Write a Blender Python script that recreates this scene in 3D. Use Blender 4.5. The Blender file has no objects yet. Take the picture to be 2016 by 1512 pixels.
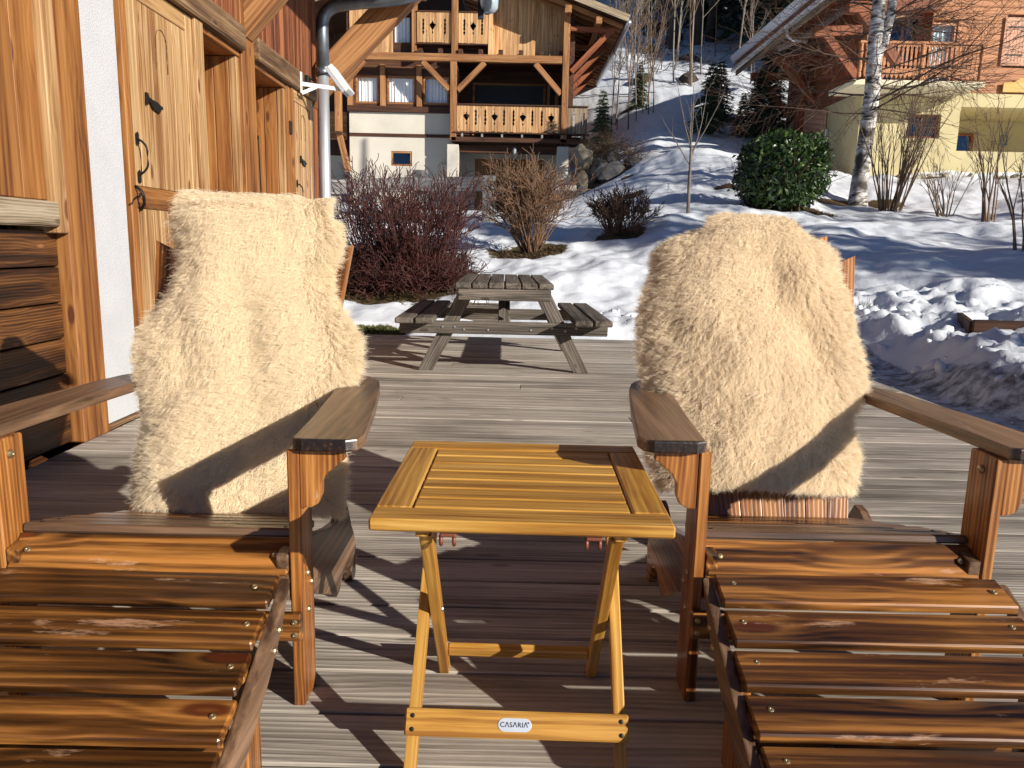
import bpy, bmesh, math, random
import numpy as np
from mathutils import Vector, Matrix, noise, kdtree
random.seed(7); RNG = np.random.default_rng(11)
V = Vector; R = math.radians
scene = bpy.context.scene; COL = scene.collection
# ------------------------------------------------------------------ camera
cam = bpy.data.objects.new('camera', bpy.data.cameras.new('camera')); COL.objects.link(cam)
cam.data.sensor_width = 36; cam.data.lens = 36 * 1520 / 2016; cam.data.clip_start = .02; cam.data.clip_end = 600
_p, _r = R(10.2), .022
_f = V((0, math.cos(_p), -math.sin(_p))); _u0 = V((0, math.sin(_p), math.cos(_p))); _x0 = V((1, 0, 0))
_x = _x0 * math.cos(_r) + _u0 * math.sin(_r); _u = _u0 * math.cos(_r) - _x0 * math.sin(_r)
cam.matrix_world = Matrix(((_x.x, _u.x, -_f.x, 0), (_x.y, _u.y, -_f.y, 0), (_x.z, _u.z, -_f.z, .95), (0, 0, 0, 1)))
scene.camera = cam
# ------------------------------------------------------------------ sky, sun, exposure
SUN = V((2.08, -1.68, 1.0)).normalized()
world = bpy.data.worlds.new('World'); scene.world = world; world.use_nodes = True
_n = world.node_tree; _n.nodes.clear()
_sky = _n.nodes.new('ShaderNodeTexSky'); _sky.sky_type = 'NISHITA'; _sky.sun_disc = False
_sky.sun_elevation = math.asin(SUN.z); _sky.sun_rotation = math.atan2(SUN.x, SUN.y); _sky.altitude = 2500; _sky.air_density = .7; _sky.dust_density = .05; _sky.ozone_density = 4
_bg = _n.nodes.new('ShaderNodeBackground'); _bg.inputs[1].default_value = .068
_o = _n.nodes.new('ShaderNodeOutputWorld'); _n.links.new(_sky.outputs[0], _bg.inputs[0]); _n.links.new(_bg.outputs[0], _o.inputs[0])
sun = bpy.data.objects.new('sun', bpy.data.lights.new('sun', 'SUN')); COL.objects.link(sun)
sun.data.energy = 5.0; sun.data.angle = R(.55); sun.data.color = (1, .945, .86)
sun.rotation_euler = (-SUN).to_track_quat('-Z', 'Y').to_euler()
vs = scene.view_settings; vs.view_transform = 'Standard'; vs.look = 'None'; vs.gamma = 1; vs.exposure = .4; vs.use_curve_mapping = False
scene.cycles.use_denoising = True; scene.cycles.max_bounces = 8; scene.cycles.transparent_max_bounces = 12
try: scene.cycles_curves.shape = 'RIBBONS'
except Exception: pass
# ------------------------------------------------------------------ helpers
WM = {}; T = [Matrix.Identity(4)]
def link(ob, parent, M):
    M = T[0] @ M; COL.objects.link(ob); WM[ob.name] = M
    if parent: ob.parent = parent; ob.matrix_parent_inverse = WM[parent.name].inverted()
    ob.matrix_basis = M
    return ob
def tag(o, label=None, cat=None, group=None, kind=None):
    for k, v in (('label', label), ('category', cat), ('group', group), ('kind', kind)):
        if v: o[k] = v
    return o
def thing(name, loc, label=None, cat=None, group=None, kind=None):
    o = bpy.data.objects.new(name, None); o.empty_display_size = .1
    return tag(link(o, None, Matrix.Translation(V(loc))), label, cat, group, kind)
def axes(X, Y, O):
    X = V(X).normalized(); Y = V(Y); Y = (Y - X * Y.dot(X)).normalized(); Z = X.cross(Y); O = V(O)
    return Matrix(((X.x, Y.x, Z.x, O.x), (X.y, Y.y, Z.y, O.y), (X.z, Y.z, Z.z, O.z), (0, 0, 0, 1)))
def newmesh(name, vs_, fs, mat=None, smooth=False):
    me = bpy.data.meshes.new(name); me.from_pydata([tuple(v) for v in vs_], [], [tuple(f) for f in fs])
    if mat: me.materials.append(mat)
    if smooth: me.polygons.foreach_set('use_smooth', [True] * len(me.polygons))
    me.update(); return me
def npmesh(name, verts, faces, mat=None, smooth=False):
    verts = np.asarray(verts, np.float32); faces = np.asarray(faces, np.int32); k = faces.shape[1]
    me = bpy.data.meshes.new(name); me.vertices.add(len(verts)); me.vertices.foreach_set('co', verts.ravel())
    me.loops.add(faces.size); me.loops.foreach_set('vertex_index', faces.ravel())
    me.polygons.add(len(faces)); me.polygons.foreach_set('loop_start', np.arange(0, faces.size, k, dtype=np.int32))
    if smooth: me.polygons.foreach_set('use_smooth', np.ones(len(faces), bool))
    if mat: me.materials.append(mat)
    me.update(calc_edges=True); me.validate(); return me
def obj(name, me, parent=None, M=None):
    return link(bpy.data.objects.new(name, me), parent, M or Matrix.Identity(4))
def _cb():
    idx = {}; s = (-1, 1); c = [(a, b, d) for a in s for b in s for d in s]
    for i, k in enumerate(c): idx[k] = i * 3
    fs = []
    for ax in range(3):
        o1, o2 = [(1, 2), (2, 0), (0, 1)][ax]
        for sg in s:
            q = []
            for a, b in ((-1, -1), (1, -1), (1, 1), (-1, 1)):
                k = [0, 0, 0]; k[ax] = sg; k[o1] = a; k[o2] = b; q.append(idx[tuple(k)] + ax)
            fs.append(q if sg > 0 else q[::-1])
    for ax in range(3):
        o1, o2 = [(1, 2), (2, 0), (0, 1)][ax]
        for a in s:
            for b in s:
                k0 = [0, 0, 0]; k0[o1] = a; k0[o2] = b; k1 = k0[:]; k0[ax] = -1; k1[ax] = 1
                q = [idx[tuple(k0)] + o1, idx[tuple(k1)] + o1, idx[tuple(k1)] + o2, idx[tuple(k0)] + o2]
                fs.append(q if a * b < 0 else q[::-1])
    for k in c:
        q = [idx[k], idx[k] + 1, idx[k] + 2]
        fs.append(q if k[0] * k[1] * k[2] > 0 else q[::-1])
    return c, fs
_CC, _CF = _cb(); _BC = {}
def boxmesh(l, w, t, bev, mat):
    key = (round(l, 3), round(w, 3), round(t, 4), bev, mat.name)
    if key not in _BC:
        h = (l / 2, w / 2, t / 2); c = min(bev, t * .4, w * .4); vv = []
        for k in _CC:
            for ax in range(3): vv.append([k[i] * (h[i] - (0 if i == ax else c)) for i in range(3)])
        _BC[key] = newmesh('board', vv, _CF, mat)
    return _BC[key]
def board(name, mat, parent, a, b, w, t, wdir=(0, 0, 1), bev=.003):
    a, b = V(a), V(b); return obj(name, boxmesh((b - a).length, w, t, bev, mat), parent, axes(b - a, wdir, (a + b) / 2))
def slab(name, mat, parent, lo, hi, bev=.003, grain=None):
    lo, hi = V(lo), V(hi); d = hi - lo; c = (lo + hi) / 2
    g = grain if grain is not None else max(range(3), key=lambda i: d[i])
    e = [V((1, 0, 0)), V((0, 1, 0)), V((0, 0, 1))]; w = (g + 1) % 3; t = (g + 2) % 3
    return obj(name, boxmesh(d[g], d[w], d[t], bev, mat), parent, axes(e[g], e[w], c))
def polydir(name, mat, parent, pts, t, A, B, O, d, bev=.003):
    """pts in (A,B) plane coords; grain along 2d direction d"""
    l = math.hypot(*d); c, s_ = d[0] / l, d[1] / l; A, B = V(A), V(B)
    return poly(name, mat, parent, [(p[0] * c + p[1] * s_, -p[0] * s_ + p[1] * c) for p in pts], t, A * c + B * s_, B * c - A * s_, O, bev)
def poly(name, mat, parent, pts, t, X, Y, O, bev=.003, smooth=False):
    bm = bmesh.new(); f = bm.faces.new([bm.verts.new((p[0], p[1], 0)) for p in pts])
    if f.normal.z == 0: f.normal_update()
    if f.normal.z > 0: f.normal_flip()
    r = bmesh.ops.extrude_face_region(bm, geom=[f])
    bmesh.ops.translate(bm, vec=(0, 0, t), verts=[e for e in r['geom'] if isinstance(e, bmesh.types.BMVert)])
    bmesh.ops.recalc_face_normals(bm, faces=bm.faces)
    if bev:
        ed = [e for e in bm.edges if abs(e.verts[0].co.z - e.verts[1].co.z) < 1e-6]
        bmesh.ops.bevel(bm, geom=ed, offset=bev, segments=2, profile=.6, affect='EDGES', clamp_overlap=True)
    me = bpy.data.meshes.new(name); bm.to_mesh(me); bm.free(); me.materials.append(mat)
    return obj(name, me, parent, axes(X, Y, O))
def tubes(paths, sides=5, cap=False):
    """paths: list of (pts Nx3, radii N) -> verts, quads"""
    vv = []; ff = []; base = 0; by = {}
    for p, r in paths: by.setdefault(len(p), []).append((p, r))
    for n, lst in by.items():
        Pp = np.array([p for p, _ in lst], np.float64); Rr = np.array([r for _, r in lst], np.float64)
        tg = np.gradient(Pp, axis=1); tg /= np.linalg.norm(tg, axis=2, keepdims=True) + 1e-9
        ref = np.where(np.abs(tg[:, :1, 2:3]) > .8, np.array([1., 0, 0]), np.array([0, 0, 1.]))
        a = np.cross(tg, np.broadcast_to(ref, tg.shape)); a /= np.linalg.norm(a, axis=2, keepdims=True) + 1e-9
        b = np.cross(tg, a); th = np.arange(sides) * 2 * np.pi / sides
        ring = Pp[:, :, None] + Rr[:, :, None, None] * (a[:, :, None] * np.cos(th)[:, None] + b[:, :, None] * np.sin(th)[:, None])
        m = len(lst); vv.append(ring.reshape(-1, 3))
        ii = (np.arange(m)[:, None, None] * n + np.arange(n - 1)[None, :, None]) * sides + np.arange(sides)[None, None]
        jj = (np.arange(m)[:, None, None] * n + np.arange(n - 1)[None, :, None]) * sides + (np.arange(sides)[None, None] + 1) % sides
        ff.append(np.stack([ii, jj, jj + sides, ii + sides], -1).reshape(-1, 4) + base); base += m * n * sides
    return np.concatenate(vv), np.concatenate(ff)
def tube(name, mat, parent, pts, r, sides=12):
    pts = np.array(pts, float); r = np.full(len(pts), r) if np.isscalar(r) else np.array(r, float)
    v, f = tubes([(pts, r)], sides)
    me = npmesh(name, v, f, mat, True)
    bm = bmesh.new(); bm.from_mesh(me); bmesh.ops.holes_fill(bm, edges=[e for e in bm.edges if e.is_boundary], sides=0); bm.to_mesh(me); bm.free()
    return obj(name, me, parent)
def arc(a, b, c, n=6):
    a, b, c = V(a), V(b), V(c); return [(a * (1 - t) ** 2 + b * 2 * t * (1 - t) + c * t * t)[:] for t in [i / n for i in range(n + 1)]]
def rectframe(name, mat, parent, x0, x1, z0, z1, y, fw, t):
    """rectangular frame in the xz plane, front face at y"""
    o = [(x0, z0), (x1, z0), (x1, z1), (x0, z1)]; i = [(x0 + fw, z0 + fw), (x1 - fw, z0 + fw), (x1 - fw, z1 - fw), (x0 + fw, z1 - fw)]
    v = [(p[0], y, p[1]) for p in o + i] + [(p[0], y + t, p[1]) for p in o + i]; f = []
    for k in range(4):
        n = (k + 1) % 4
        f += [(k, n, 4 + n, 4 + k), (8 + n, 8 + k, 12 + k, 12 + n), (n, k, 8 + k, 8 + n), (4 + k, 4 + n, 12 + n, 12 + k)]
    return obj(name, newmesh(name, v, f, mat), parent)
# ------------------------------------------------------------------ materials
def mat_new(name):
    m = bpy.data.materials.new(name); m.use_nodes = True; nt = m.node_tree
    return m, nt, nt.nodes['Principled BSDF']
def N(nt, t, **k):
    n = nt.nodes.new('ShaderNode' + t)
    for a, b in k.items():
        if a.startswith('i_'): n.inputs[a[2:].replace('_', ' ')].default_value = b
        else: setattr(n, a, b)
    return n
def ramp(nt, src, stops):
    n = nt.nodes.new('ShaderNodeValToRGB'); e = n.color_ramp.elements
    while len(e) < len(stops): e.new(.5)
    for k, (p, c) in enumerate(stops): e[k].position = p; e[k].color = (*c, 1) if len(c) == 3 else c
    nt.links.new(src, n.inputs[0]); return n
def math_(nt, op, a, b=None, clamp=False):
    n = nt.nodes.new('ShaderNodeMath'); n.operation = op; n.use_clamp = clamp
    for i, x in enumerate((a, b)):
        if x is None: continue
        if isinstance(x, (int, float)): n.inputs[i].default_value = x
        else: nt.links.new(x, n.inputs[i])
    return n.outputs[0]
def mixc(nt, fac, a, b, mode='MIX'):
    n = nt.nodes.new('ShaderNodeMix'); n.data_type = 'RGBA'; n.blend_type = mode
    for s, x in ((n.inputs[0], fac), (n.inputs[6], a), (n.inputs[7], b)):
        if isinstance(x, (int, float)): s.default_value = x
        elif isinstance(x, tuple): s.default_value = (*x, 1)
        else: nt.links.new(x, s)
    return n.outputs[2]
def wood(name, dark, mid, light, rough=.6, coat=0, gs=1., knots=.5, bump=.25, wear=0, wearc=(.6, .45, .35), ring=9, contrast=1., vary=.25, spec=.4, knotc=None, stain=0, char=None):
    m, nt, bs = mat_new(name); L = nt.links.new
    tc = N(nt, 'TexCoord'); oi = N(nt, 'ObjectInfo'); cx = N(nt, 'CombineXYZ')
    for i, k in enumerate((37., 11., 5.)): L(math_(nt, 'MULTIPLY', oi.outputs['Random'], k), cx.inputs[i])
    ad = N(nt, 'VectorMath', operation='ADD'); L(tc.outputs['Object'], ad.inputs[0]); L(cx.outputs[0], ad.inputs[1])
    def mp(s):
        q = N(nt, 'Mapping'); q.inputs['Scale'].default_value = [v * gs for v in s]; L(ad.outputs[0], q.inputs[0]); return q.outputs[0]
    vo = N(nt, 'TexVoronoi', i_Scale=1.0); L(mp((2.8, 8.5, 8.5)), vo.inputs['Vector'])
    kd = vo.outputs['Distance']
    kn = ramp(nt, kd, [(0, (.75,) * 3), (.07, (1,) * 3), (.10, (.9,) * 3), (.135, (0,) * 3)]).outputs[0]
    swirl = math_(nt, 'MULTIPLY', ramp(nt, kd, [(0, (1, 1, 1)), (.45, (0,) * 3)]).outputs[0], 2.2 * knots)
    n1 = N(nt, 'TexNoise', i_Scale=1., i_Detail=5., i_Roughness=.6, i_Distortion=.6); L(mp((.8, 13, 13)), n1.inputs['Vector'])
    n3 = N(nt, 'TexNoise', i_Scale=1., i_Detail=3., i_Roughness=.55, i_Distortion=.4); L(mp((1.3, 42, 42)), n3.inputs['Vector'])
    n2 = N(nt, 'TexNoise', i_Scale=1., i_Detail=4., i_Roughness=.65); L(mp((3, 95, 95)), n2.inputs['Vector'])
    nb = N(nt, 'TexNoise', i_Scale=1., i_Detail=2.); L(mp((.6, 3.0, 3.0)), nb.inputs['Vector'])
    sp = N(nt, 'SeparateXYZ'); L(mp((1, 1, 1)), sp.inputs[0])
    ph = math_(nt, 'ADD', math_(nt, 'MULTIPLY', math_(nt, 'ADD', sp.outputs[1], sp.outputs[2]), ring * 31.), math_(nt, 'ADD', math_(nt, 'ADD', math_(nt, 'MULTIPLY', nb.outputs[0], 24.), math_(nt, 'MULTIPLY', n1.outputs[0], 6.)), math_(nt, 'MULTIPLY', swirl, 6.)))
    wv = math_(nt, 'ADD', math_(nt, 'MULTIPLY', math_(nt, 'SINE', ph), .5), .5)
    wv = math_(nt, 'POWER', wv, 1.6)
    f = math_(nt, 'ADD', math_(nt, 'ADD', math_(nt, 'MULTIPLY', n1.outputs[0], .55), math_(nt, 'MULTIPLY', math_(nt, 'MULTIPLY', wv, nb.outputs[0]), .14 * contrast)), math_(nt, 'ADD', math_(nt, 'MULTIPLY', n2.outputs[0], .25), math_(nt, 'MULTIPLY', n3.outputs[0], .3)))
    f = math_(nt, 'SUBTRACT', f, .07 + .03 * contrast)
    c = ramp(nt, f, [(.37, dark), (.48, mid), (.60, light)]).outputs[0]
    c = mixc(nt, math_(nt, 'MULTIPLY', kn, min(1., knots * 1.4)), c, knotc or tuple(v * .55 for v in dark))
    halo = ramp(nt, kd, [(.12, (0,) * 3), (.17, (.6,) * 3), (.3, (0,) * 3)]).outputs[0]; c = mixc(nt, math_(nt, 'MULTIPLY', halo, knots * .7), c, light)
    if wear:
        nw = N(nt, 'TexNoise', i_Scale=1., i_Detail=6., i_Roughness=.7); L(mp((3.2, 17, 17)), nw.inputs['Vector'])
        wf = ramp(nt, nw.outputs[0], [(.68 - .12 * wear, (0,) * 3), (.73 - .10 * wear, (1,) * 3)]).outputs[0]
        c = mixc(nt, math_(nt, 'MULTIPLY', wf, .75), c, wearc)
    if stain:
        ge = N(nt, 'NewGeometry'); q = N(nt, 'Mapping'); q.inputs['Scale'].default_value = (.9, 2.2, 1); L(ge.outputs['Position'], q.inputs[0])
        ns = N(nt, 'TexNoise', i_Scale=1., i_Detail=6., i_Roughness=.62); L(q.outputs[0], ns.inputs['Vector'])
        c = mixc(nt, 1., c, ramp(nt, ns.outputs[0], [(.32, (1 - stain,) * 3), (.5, (1, 1, 1)), (.72, (1 + stain * .35, 1 + stain * .35, 1 + stain * .38))]).outputs[0], 'MULTIPLY')
    if char is not None:
        so = N(nt, 'SeparateXYZ'); L(tc.outputs['Object'], so.inputs[0])
        cf = math_(nt, 'MULTIPLY', math_(nt, 'SUBTRACT', math_(nt, 'ADD', char, math_(nt, 'MULTIPLY', n1.outputs[0], .012)), so.outputs[0]), 160., True)
        c = mixc(nt, cf, c, ramp(nt, n2.outputs[0], [(.4, (.012, .008, .007)), (.62, (.03, .017, .013)), (.7, (.17, .06, .035))]).outputs[0])
    hv = N(nt, 'HueSaturation'); L(c, hv.inputs['Color'])
    L(math_(nt, 'ADD', math_(nt, 'MULTIPLY', oi.outputs['Random'], vary), 1 - vary / 2), hv.inputs['Value'])
    L(hv.outputs[0], bs.inputs['Base Color'])
    bs.inputs['Roughness'].default_value = rough; bs.inputs['Specular IOR Level'].default_value = spec
    if coat: bs.inputs['Coat Weight'].default_value = coat; bs.inputs['Coat Roughness'].default_value = .22
    rr = math_(nt, 'ADD', math_(nt, 'MULTIPLY', n1.outputs[0], .25), rough - .12); L(rr, bs.inputs['Roughness'])
    bp = N(nt, 'Bump', i_Strength=bump, i_Distance=.004)
    L(math_(nt, 'ADD', n2.outputs[0], math_(nt, 'MULTIPLY', wv, .5)), bp.inputs['Height']); L(bp.outputs[0], bs.inputs['Normal'])
    return m
def plain(name, c, rough=.6, metal=0, var=.15, sc=8, bump=0, bsc=60, spec=.5):
    m, nt, bs = mat_new(name); L = nt.links.new
    tc = N(nt, 'TexCoord'); n = N(nt, 'TexNoise', i_Scale=sc, i_Detail=6., i_Roughness=.6); L(tc.outputs['Object'], n.inputs['Vector'])
    L(ramp(nt, n.outputs[0], [(.3, tuple(v * (1 - var) for v in c)), (.7, tuple(min(1, v * (1 + var)) for v in c))]).outputs[0], bs.inputs['Base Color'])
    bs.inputs['Roughness'].default_value = rough; bs.inputs['Metallic'].default_value = metal; bs.inputs['Specular IOR Level'].default_value = spec
    if bump:
        nb = N(nt, 'TexNoise', i_Scale=bsc, i_Detail=4.); L(tc.outputs['Object'], nb.inputs['Vector'])
        b = N(nt, 'Bump', i_Strength=bump, i_Distance=.01); L(nb.outputs[0], b.inputs['Height']); L(b.outputs[0], bs.inputs['Normal'])
    return m
def glassmat(name, tint=(.75, .85, .95), trans=.6):
    m, nt, bs = mat_new(name); nt.nodes.remove(bs); o = nt.nodes['Material Output']
    g = N(nt, 'BsdfGlossy', i_Roughness=.03); g.inputs[0].default_value = (*tint, 1); t = N(nt, 'BsdfTransparent'); t.inputs[0].default_value = (1, 1, 1, 1) if trans > .5 else (.35, .38, .4, 1)
    mx = N(nt, 'MixShader'); mx.inputs[0].default_value = .06 if trans > .5 else .13
    nt.links.new(t.outputs[0], mx.inputs[1]); nt.links.new(g.outputs[0], mx.inputs[2]); nt.links.new(mx.outputs[0], o.inputs[0]); return m
M = {}
M['deck'] = wood('deck_grey', (.225, .19, .155), (.405, .352, .29), (.57, .505, .42), .75, gs=1.1, knots=.35, bump=.5, ring=11, vary=.28, spec=.25, stain=.35, contrast=.7)
M['chair'] = wood('chair_burnt_pine', (.012, .0045, .0015), (.105, .038, .0085), (.40, .165, .036), .34, .55, gs=1., knots=.85, bump=.2, wear=.6, wearc=(.5, .29, .17), ring=10, contrast=.9, vary=.55, knotc=(.09, .02, .006))
M['chair_arm'] = wood('chair_arm_weathered', (.05, .026, .015), (.15, .083, .046), (.26, .15, .085), .42, .25, gs=1.2, knots=.3, bump=.2, wear=.25, wearc=(.34, .22, .14), vary=.2, ring=6, contrast=.6)
M['chair_armtop'] = wood('chair_arm_charred_end', (.05, .026, .015), (.15, .083, .046), (.26, .15, .085), .42, .25, gs=1.2, knots=.3, bump=.2, wear=.25, wearc=(.34, .22, .14), vary=.2, ring=6, contrast=.6, char=-.012)
M['chair_post'] = wood('chair_orange_pine', (.07, .02, .005), (.27, .095, .02), (.5, .22, .055), .4, .3, gs=1.3, knots=.4, bump=.2, wear=.25, wearc=(.6, .42, .25), ring=14, vary=.2)
M['table'] = wood('table_oiled_acacia', (.29, .12, .018), (.48, .24, .042), (.66, .38, .095), .42, .2, gs=1.6, knots=.1, bump=.15, ring=9, contrast=.9, vary=.22)
M['picnic'] = wood('picnic_grey', (.045, .037, .03), (.115, .096, .077), (.20, .17, .138), .8, gs=1.2, knots=.5, bump=.5, vary=.3, spec=.2)
M['pine_pale'] = wood('pine_pale', (.22, .095, .03), (.40, .23, .094), (.53, .352, .18), .6, .1, gs=.9, knots=.75, bump=.15, ring=8, vary=.12, knotc=(.15, .055, .02), contrast=.9)
M['pine_orange'] = wood('pine_orange', (.11, .034, .008), (.26, .10, .024), (.385, .172, .047), .6, .1, gs=.85, knots=.7, bump=.15, ring=7, vary=.2, contrast=.8, knotc=(.09, .028, .01))
M['pine_dark'] = wood('pine_dark', (.012, .004, .0015), (.058, .02, .005), (.18, .072, .019), .55, .15, gs=1., knots=.8, bump=.3, ring=16, contrast=1.2, knotc=(.3, .13, .05))
M['beam'] = wood('beam_weathered', (.05, .025, .012), (.16, .085, .038), (.33, .21, .11), .8, gs=1.1, knots=.4, bump=.7, ring=15, contrast=1.2)
M['beam_grey'] = wood('beam_greyed', (.12, .085, .05), (.29, .215, .135), (.45, .36, .25), .8, gs=1.1, knots=.4, bump=.7, ring=15, contrast=1.1)
M['siding'] = wood('siding_redbrown', (.07, .018, .007), (.20, .062, .022), (.33, .125, .048), .65, gs=1., knots=.5, bump=.3, ring=12, vary=.4)
M['ch_pine'] = wood('chalet_pine', (.3, .14, .055), (.54, .30, .13), (.70, .45, .22), .7, gs=.8, knots=.5, bump=.2, vary=.35)
M['ch_beam'] = wood('chalet_beam', (.16, .06, .02), (.33, .145, .05), (.46, .23, .09), .7, gs=.6, knots=.4, bump=.2, vary=.2)
M['ch_dark'] = wood('chalet_dark', (.025, .009, .004), (.065, .024, .01), (.12, .048, .02), .7, gs=.6, knots=.3, bump=.2)
M['fence'] = wood('fence_grey', (.14, .13, .12), (.27, .25, .23), (.4, .37, .34), .85, gs=1., knots=.3, bump=.4)
M['rh_wood'] = wood('pink_larch', (.34, .135, .055), (.46, .20, .085), (.55, .265, .12), .65, gs=.5, knots=.3, bump=.15, vary=.18, contrast=.6)
M['rh_pale'] = wood('shutter_pink', (.5, .25, .15), (.58, .31, .19), (.64, .37, .24), .65, gs=.5, knots=.2, bump=.1, contrast=.6)
M['rh_brown'] = wood('redbrown_soffit', (.14, .035, .012), (.25, .07, .022), (.33, .11, .04), .6, gs=.5, knots=.3, bump=.1)
M['sign_wood'] = wood('sign_yellow', (.45, .26, .06), (.6, .38, .1), (.7, .47, .16), .6, gs=1, knots=.3, bump=.1)
M['garage'] = wood('garage_oak', (.2, .085, .025), (.33, .155, .05), (.42, .22, .08), .5, gs=.8, knots=.2, bump=.1, vary=.1)
M['plaster'] = plain('white_plaster', (.52, .52, .53), .9, var=.05, sc=5, bump=.5, bsc=140)
M['stucco'] = plain('cream_stucco', (.62, .57, .47), .9, var=.12, sc=.9, bump=.2, bsc=40)
M['yellow'] = plain('yellow_stucco', (.54, .46, .25), .9, var=.13, sc=.9, bump=.2, bsc=40)
M['slabc'] = plain('slab_concrete', (.72, .64, .44), .9, var=.08, sc=2)
M['iron'] = plain('black_iron', (.025, .022, .02), .5, .6, var=.2)
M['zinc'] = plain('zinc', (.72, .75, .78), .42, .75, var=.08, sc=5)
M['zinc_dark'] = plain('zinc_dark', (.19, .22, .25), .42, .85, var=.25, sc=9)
M['brass'] = plain('brass_screw', (.42, .33, .19), .45, .9, var=.15, sc=60)
M['bolt'] = plain('bolt_steel', (.36, .36, .35), .45, .9, var=.1)
M['white_paint'] = plain('white_enamel', (.78, .78, .75), .35, var=.03)
M['lamp_glass'] = plain('lamp_grey', (.35, .42, .45), .25, var=.05)
M['plaque'] = plain('plaque_silver', (.62, .66, .72), .42, .35, var=.06, sc=60)
M['ink'] = plain('dark_ink', (.015, .02, .04), .6, var=0)
M['clip'] = plain('brown_plastic', (.2, .06, .035), .4, var=.05)
M['curtain'] = plain('white_curtain', (.9, .9, .88), .9, var=.05, sc=3)
M['curtain_blue'] = plain('pale_blue_curtain', (.55, .68, .72), .9, var=.1, sc=3)
M['shutter'] = plain('black_shutter', (.02, .02, .02), .5, var=.1)
M['void'] = plain('dark_interior', (.015, .013, .012), .9, var=.1)
M['glass'] = glassmat('window_glass', trans=.72)
M['glass_dark'] = glassmat('window_glass_dark', trans=.25, tint=(.5, .6, .7))
M['stone'] = plain('grey_boulder', (.085, .082, .08), .85, var=.35, sc=3, bump=.6, bsc=9)
M['stone_tan'] = plain('tan_boulder', (.2, .17, .12), .85, var=.3, sc=3, bump=.6, bsc=9)
M['pebble'] = plain('pebble', (.4, .36, .28), .85, var=.3, sc=3)
M['hide'] = plain('sheep_hide', (.55, .42, .27), .9, var=.05)
M['bark_grey'] = plain('bark_grey', (.17, .14, .11), .85, var=.35, sc=6)
M['bark_dark'] = plain('bark_dark', (.075, .055, .042), .9, var=.4, sc=4, bump=.5, bsc=12)
M['bark_pale'] = plain('bark_pale', (.24, .2, .16), .85, var=.3, sc=5)
M['twig_red'] = plain('twig_red', (.062, .014, .009), .6, var=.4, sc=5)
M['twig_brown'] = plain('twig_brown', (.17, .092, .048), .75, var=.45, sc=5)
M['twig_dark'] = plain('twig_dark', (.095, .05, .028), .8, var=.4, sc=5)
M['twig_tan'] = plain('twig_tan', (.17, .105, .06), .8, var=.35, sc=5)
M['needle'] = plain('spruce_needle', (.028, .055, .024), .6, var=.5, sc=3)
M['needle_lit'] = plain('spruce_needle_olive', (.06, .085, .03), .6, var=.5, sc=3)  # olive needle tone for the two small spruces
M['soilbits'] = plain('leaf_litter', (.11, .065, .032), .9, var=.5, sc=25)
M['grassblade'] = plain('grass_blade', (.10, .115, .03), .8, var=.5, sc=10)
def birchmat():
    m, nt, bs = mat_new('birch_bark'); L = nt.links.new; tc = N(nt, 'TexCoord')
    mp = N(nt, 'Mapping'); mp.inputs['Scale'].default_value = (3.5, 3.5, 13); L(tc.outputs['Object'], mp.inputs[0])
    n = N(nt, 'TexNoise', i_Scale=1., i_Detail=5., i_Roughness=.7, i_Distortion=.7); L(mp.outputs[0], n.inputs['Vector'])
    n2 = N(nt, 'TexNoise', i_Scale=1.3, i_Detail=3.); L(tc.outputs['Object'], n2.inputs['Vector'])
    c = ramp(nt, n.outputs[0], [(.40, (.02, .018, .015)), (.46, (.32, .28, .24)), (.55, (.72, .69, .64))]).outputs[0]
    L(mixc(nt, ramp(nt, n2.outputs[0], [(.58, (0,) * 3), (.66, (1,) * 3)]).outputs[0], c, (.06, .05, .04)), bs.inputs['Base Color']); bs.inputs['Roughness'].default_value = .8
    b = N(nt, 'Bump', i_Strength=.5, i_Distance=.02); L(n.outputs[0], b.inputs['Height']); L(b.outputs[0], bs.inputs['Normal']); return m
M['birch'] = birchmat()
def leafmat():
    m, nt, bs = mat_new('laurel_leaf'); L = nt.links.new; g = N(nt, 'NewGeometry')
    c = ramp(nt, g.outputs['Random Per Island'], [(0, (.015, .035, .01)), (.6, (.04, .085, .018)), (1, (.1, .15, .03))]).outputs[0]
    L(c, bs.inputs['Base Color']); bs.inputs['Roughness'].default_value = .32; return m
M['laurel'] = leafmat()
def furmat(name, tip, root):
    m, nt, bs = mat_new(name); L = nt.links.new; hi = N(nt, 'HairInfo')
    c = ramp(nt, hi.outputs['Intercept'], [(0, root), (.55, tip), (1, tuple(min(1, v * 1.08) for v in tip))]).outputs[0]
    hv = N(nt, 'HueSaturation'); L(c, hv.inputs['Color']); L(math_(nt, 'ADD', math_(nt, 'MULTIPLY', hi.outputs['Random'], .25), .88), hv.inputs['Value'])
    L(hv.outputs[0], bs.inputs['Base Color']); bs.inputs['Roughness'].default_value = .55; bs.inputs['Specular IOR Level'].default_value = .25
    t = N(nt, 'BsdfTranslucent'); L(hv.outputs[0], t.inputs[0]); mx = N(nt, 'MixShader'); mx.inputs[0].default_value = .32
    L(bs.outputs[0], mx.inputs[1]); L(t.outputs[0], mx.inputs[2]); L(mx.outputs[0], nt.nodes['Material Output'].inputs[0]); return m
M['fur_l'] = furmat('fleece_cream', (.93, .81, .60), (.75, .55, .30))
M['fur_r'] = furmat('fleece_peach', (.94, .81, .61), (.77, .57, .33))
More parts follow.
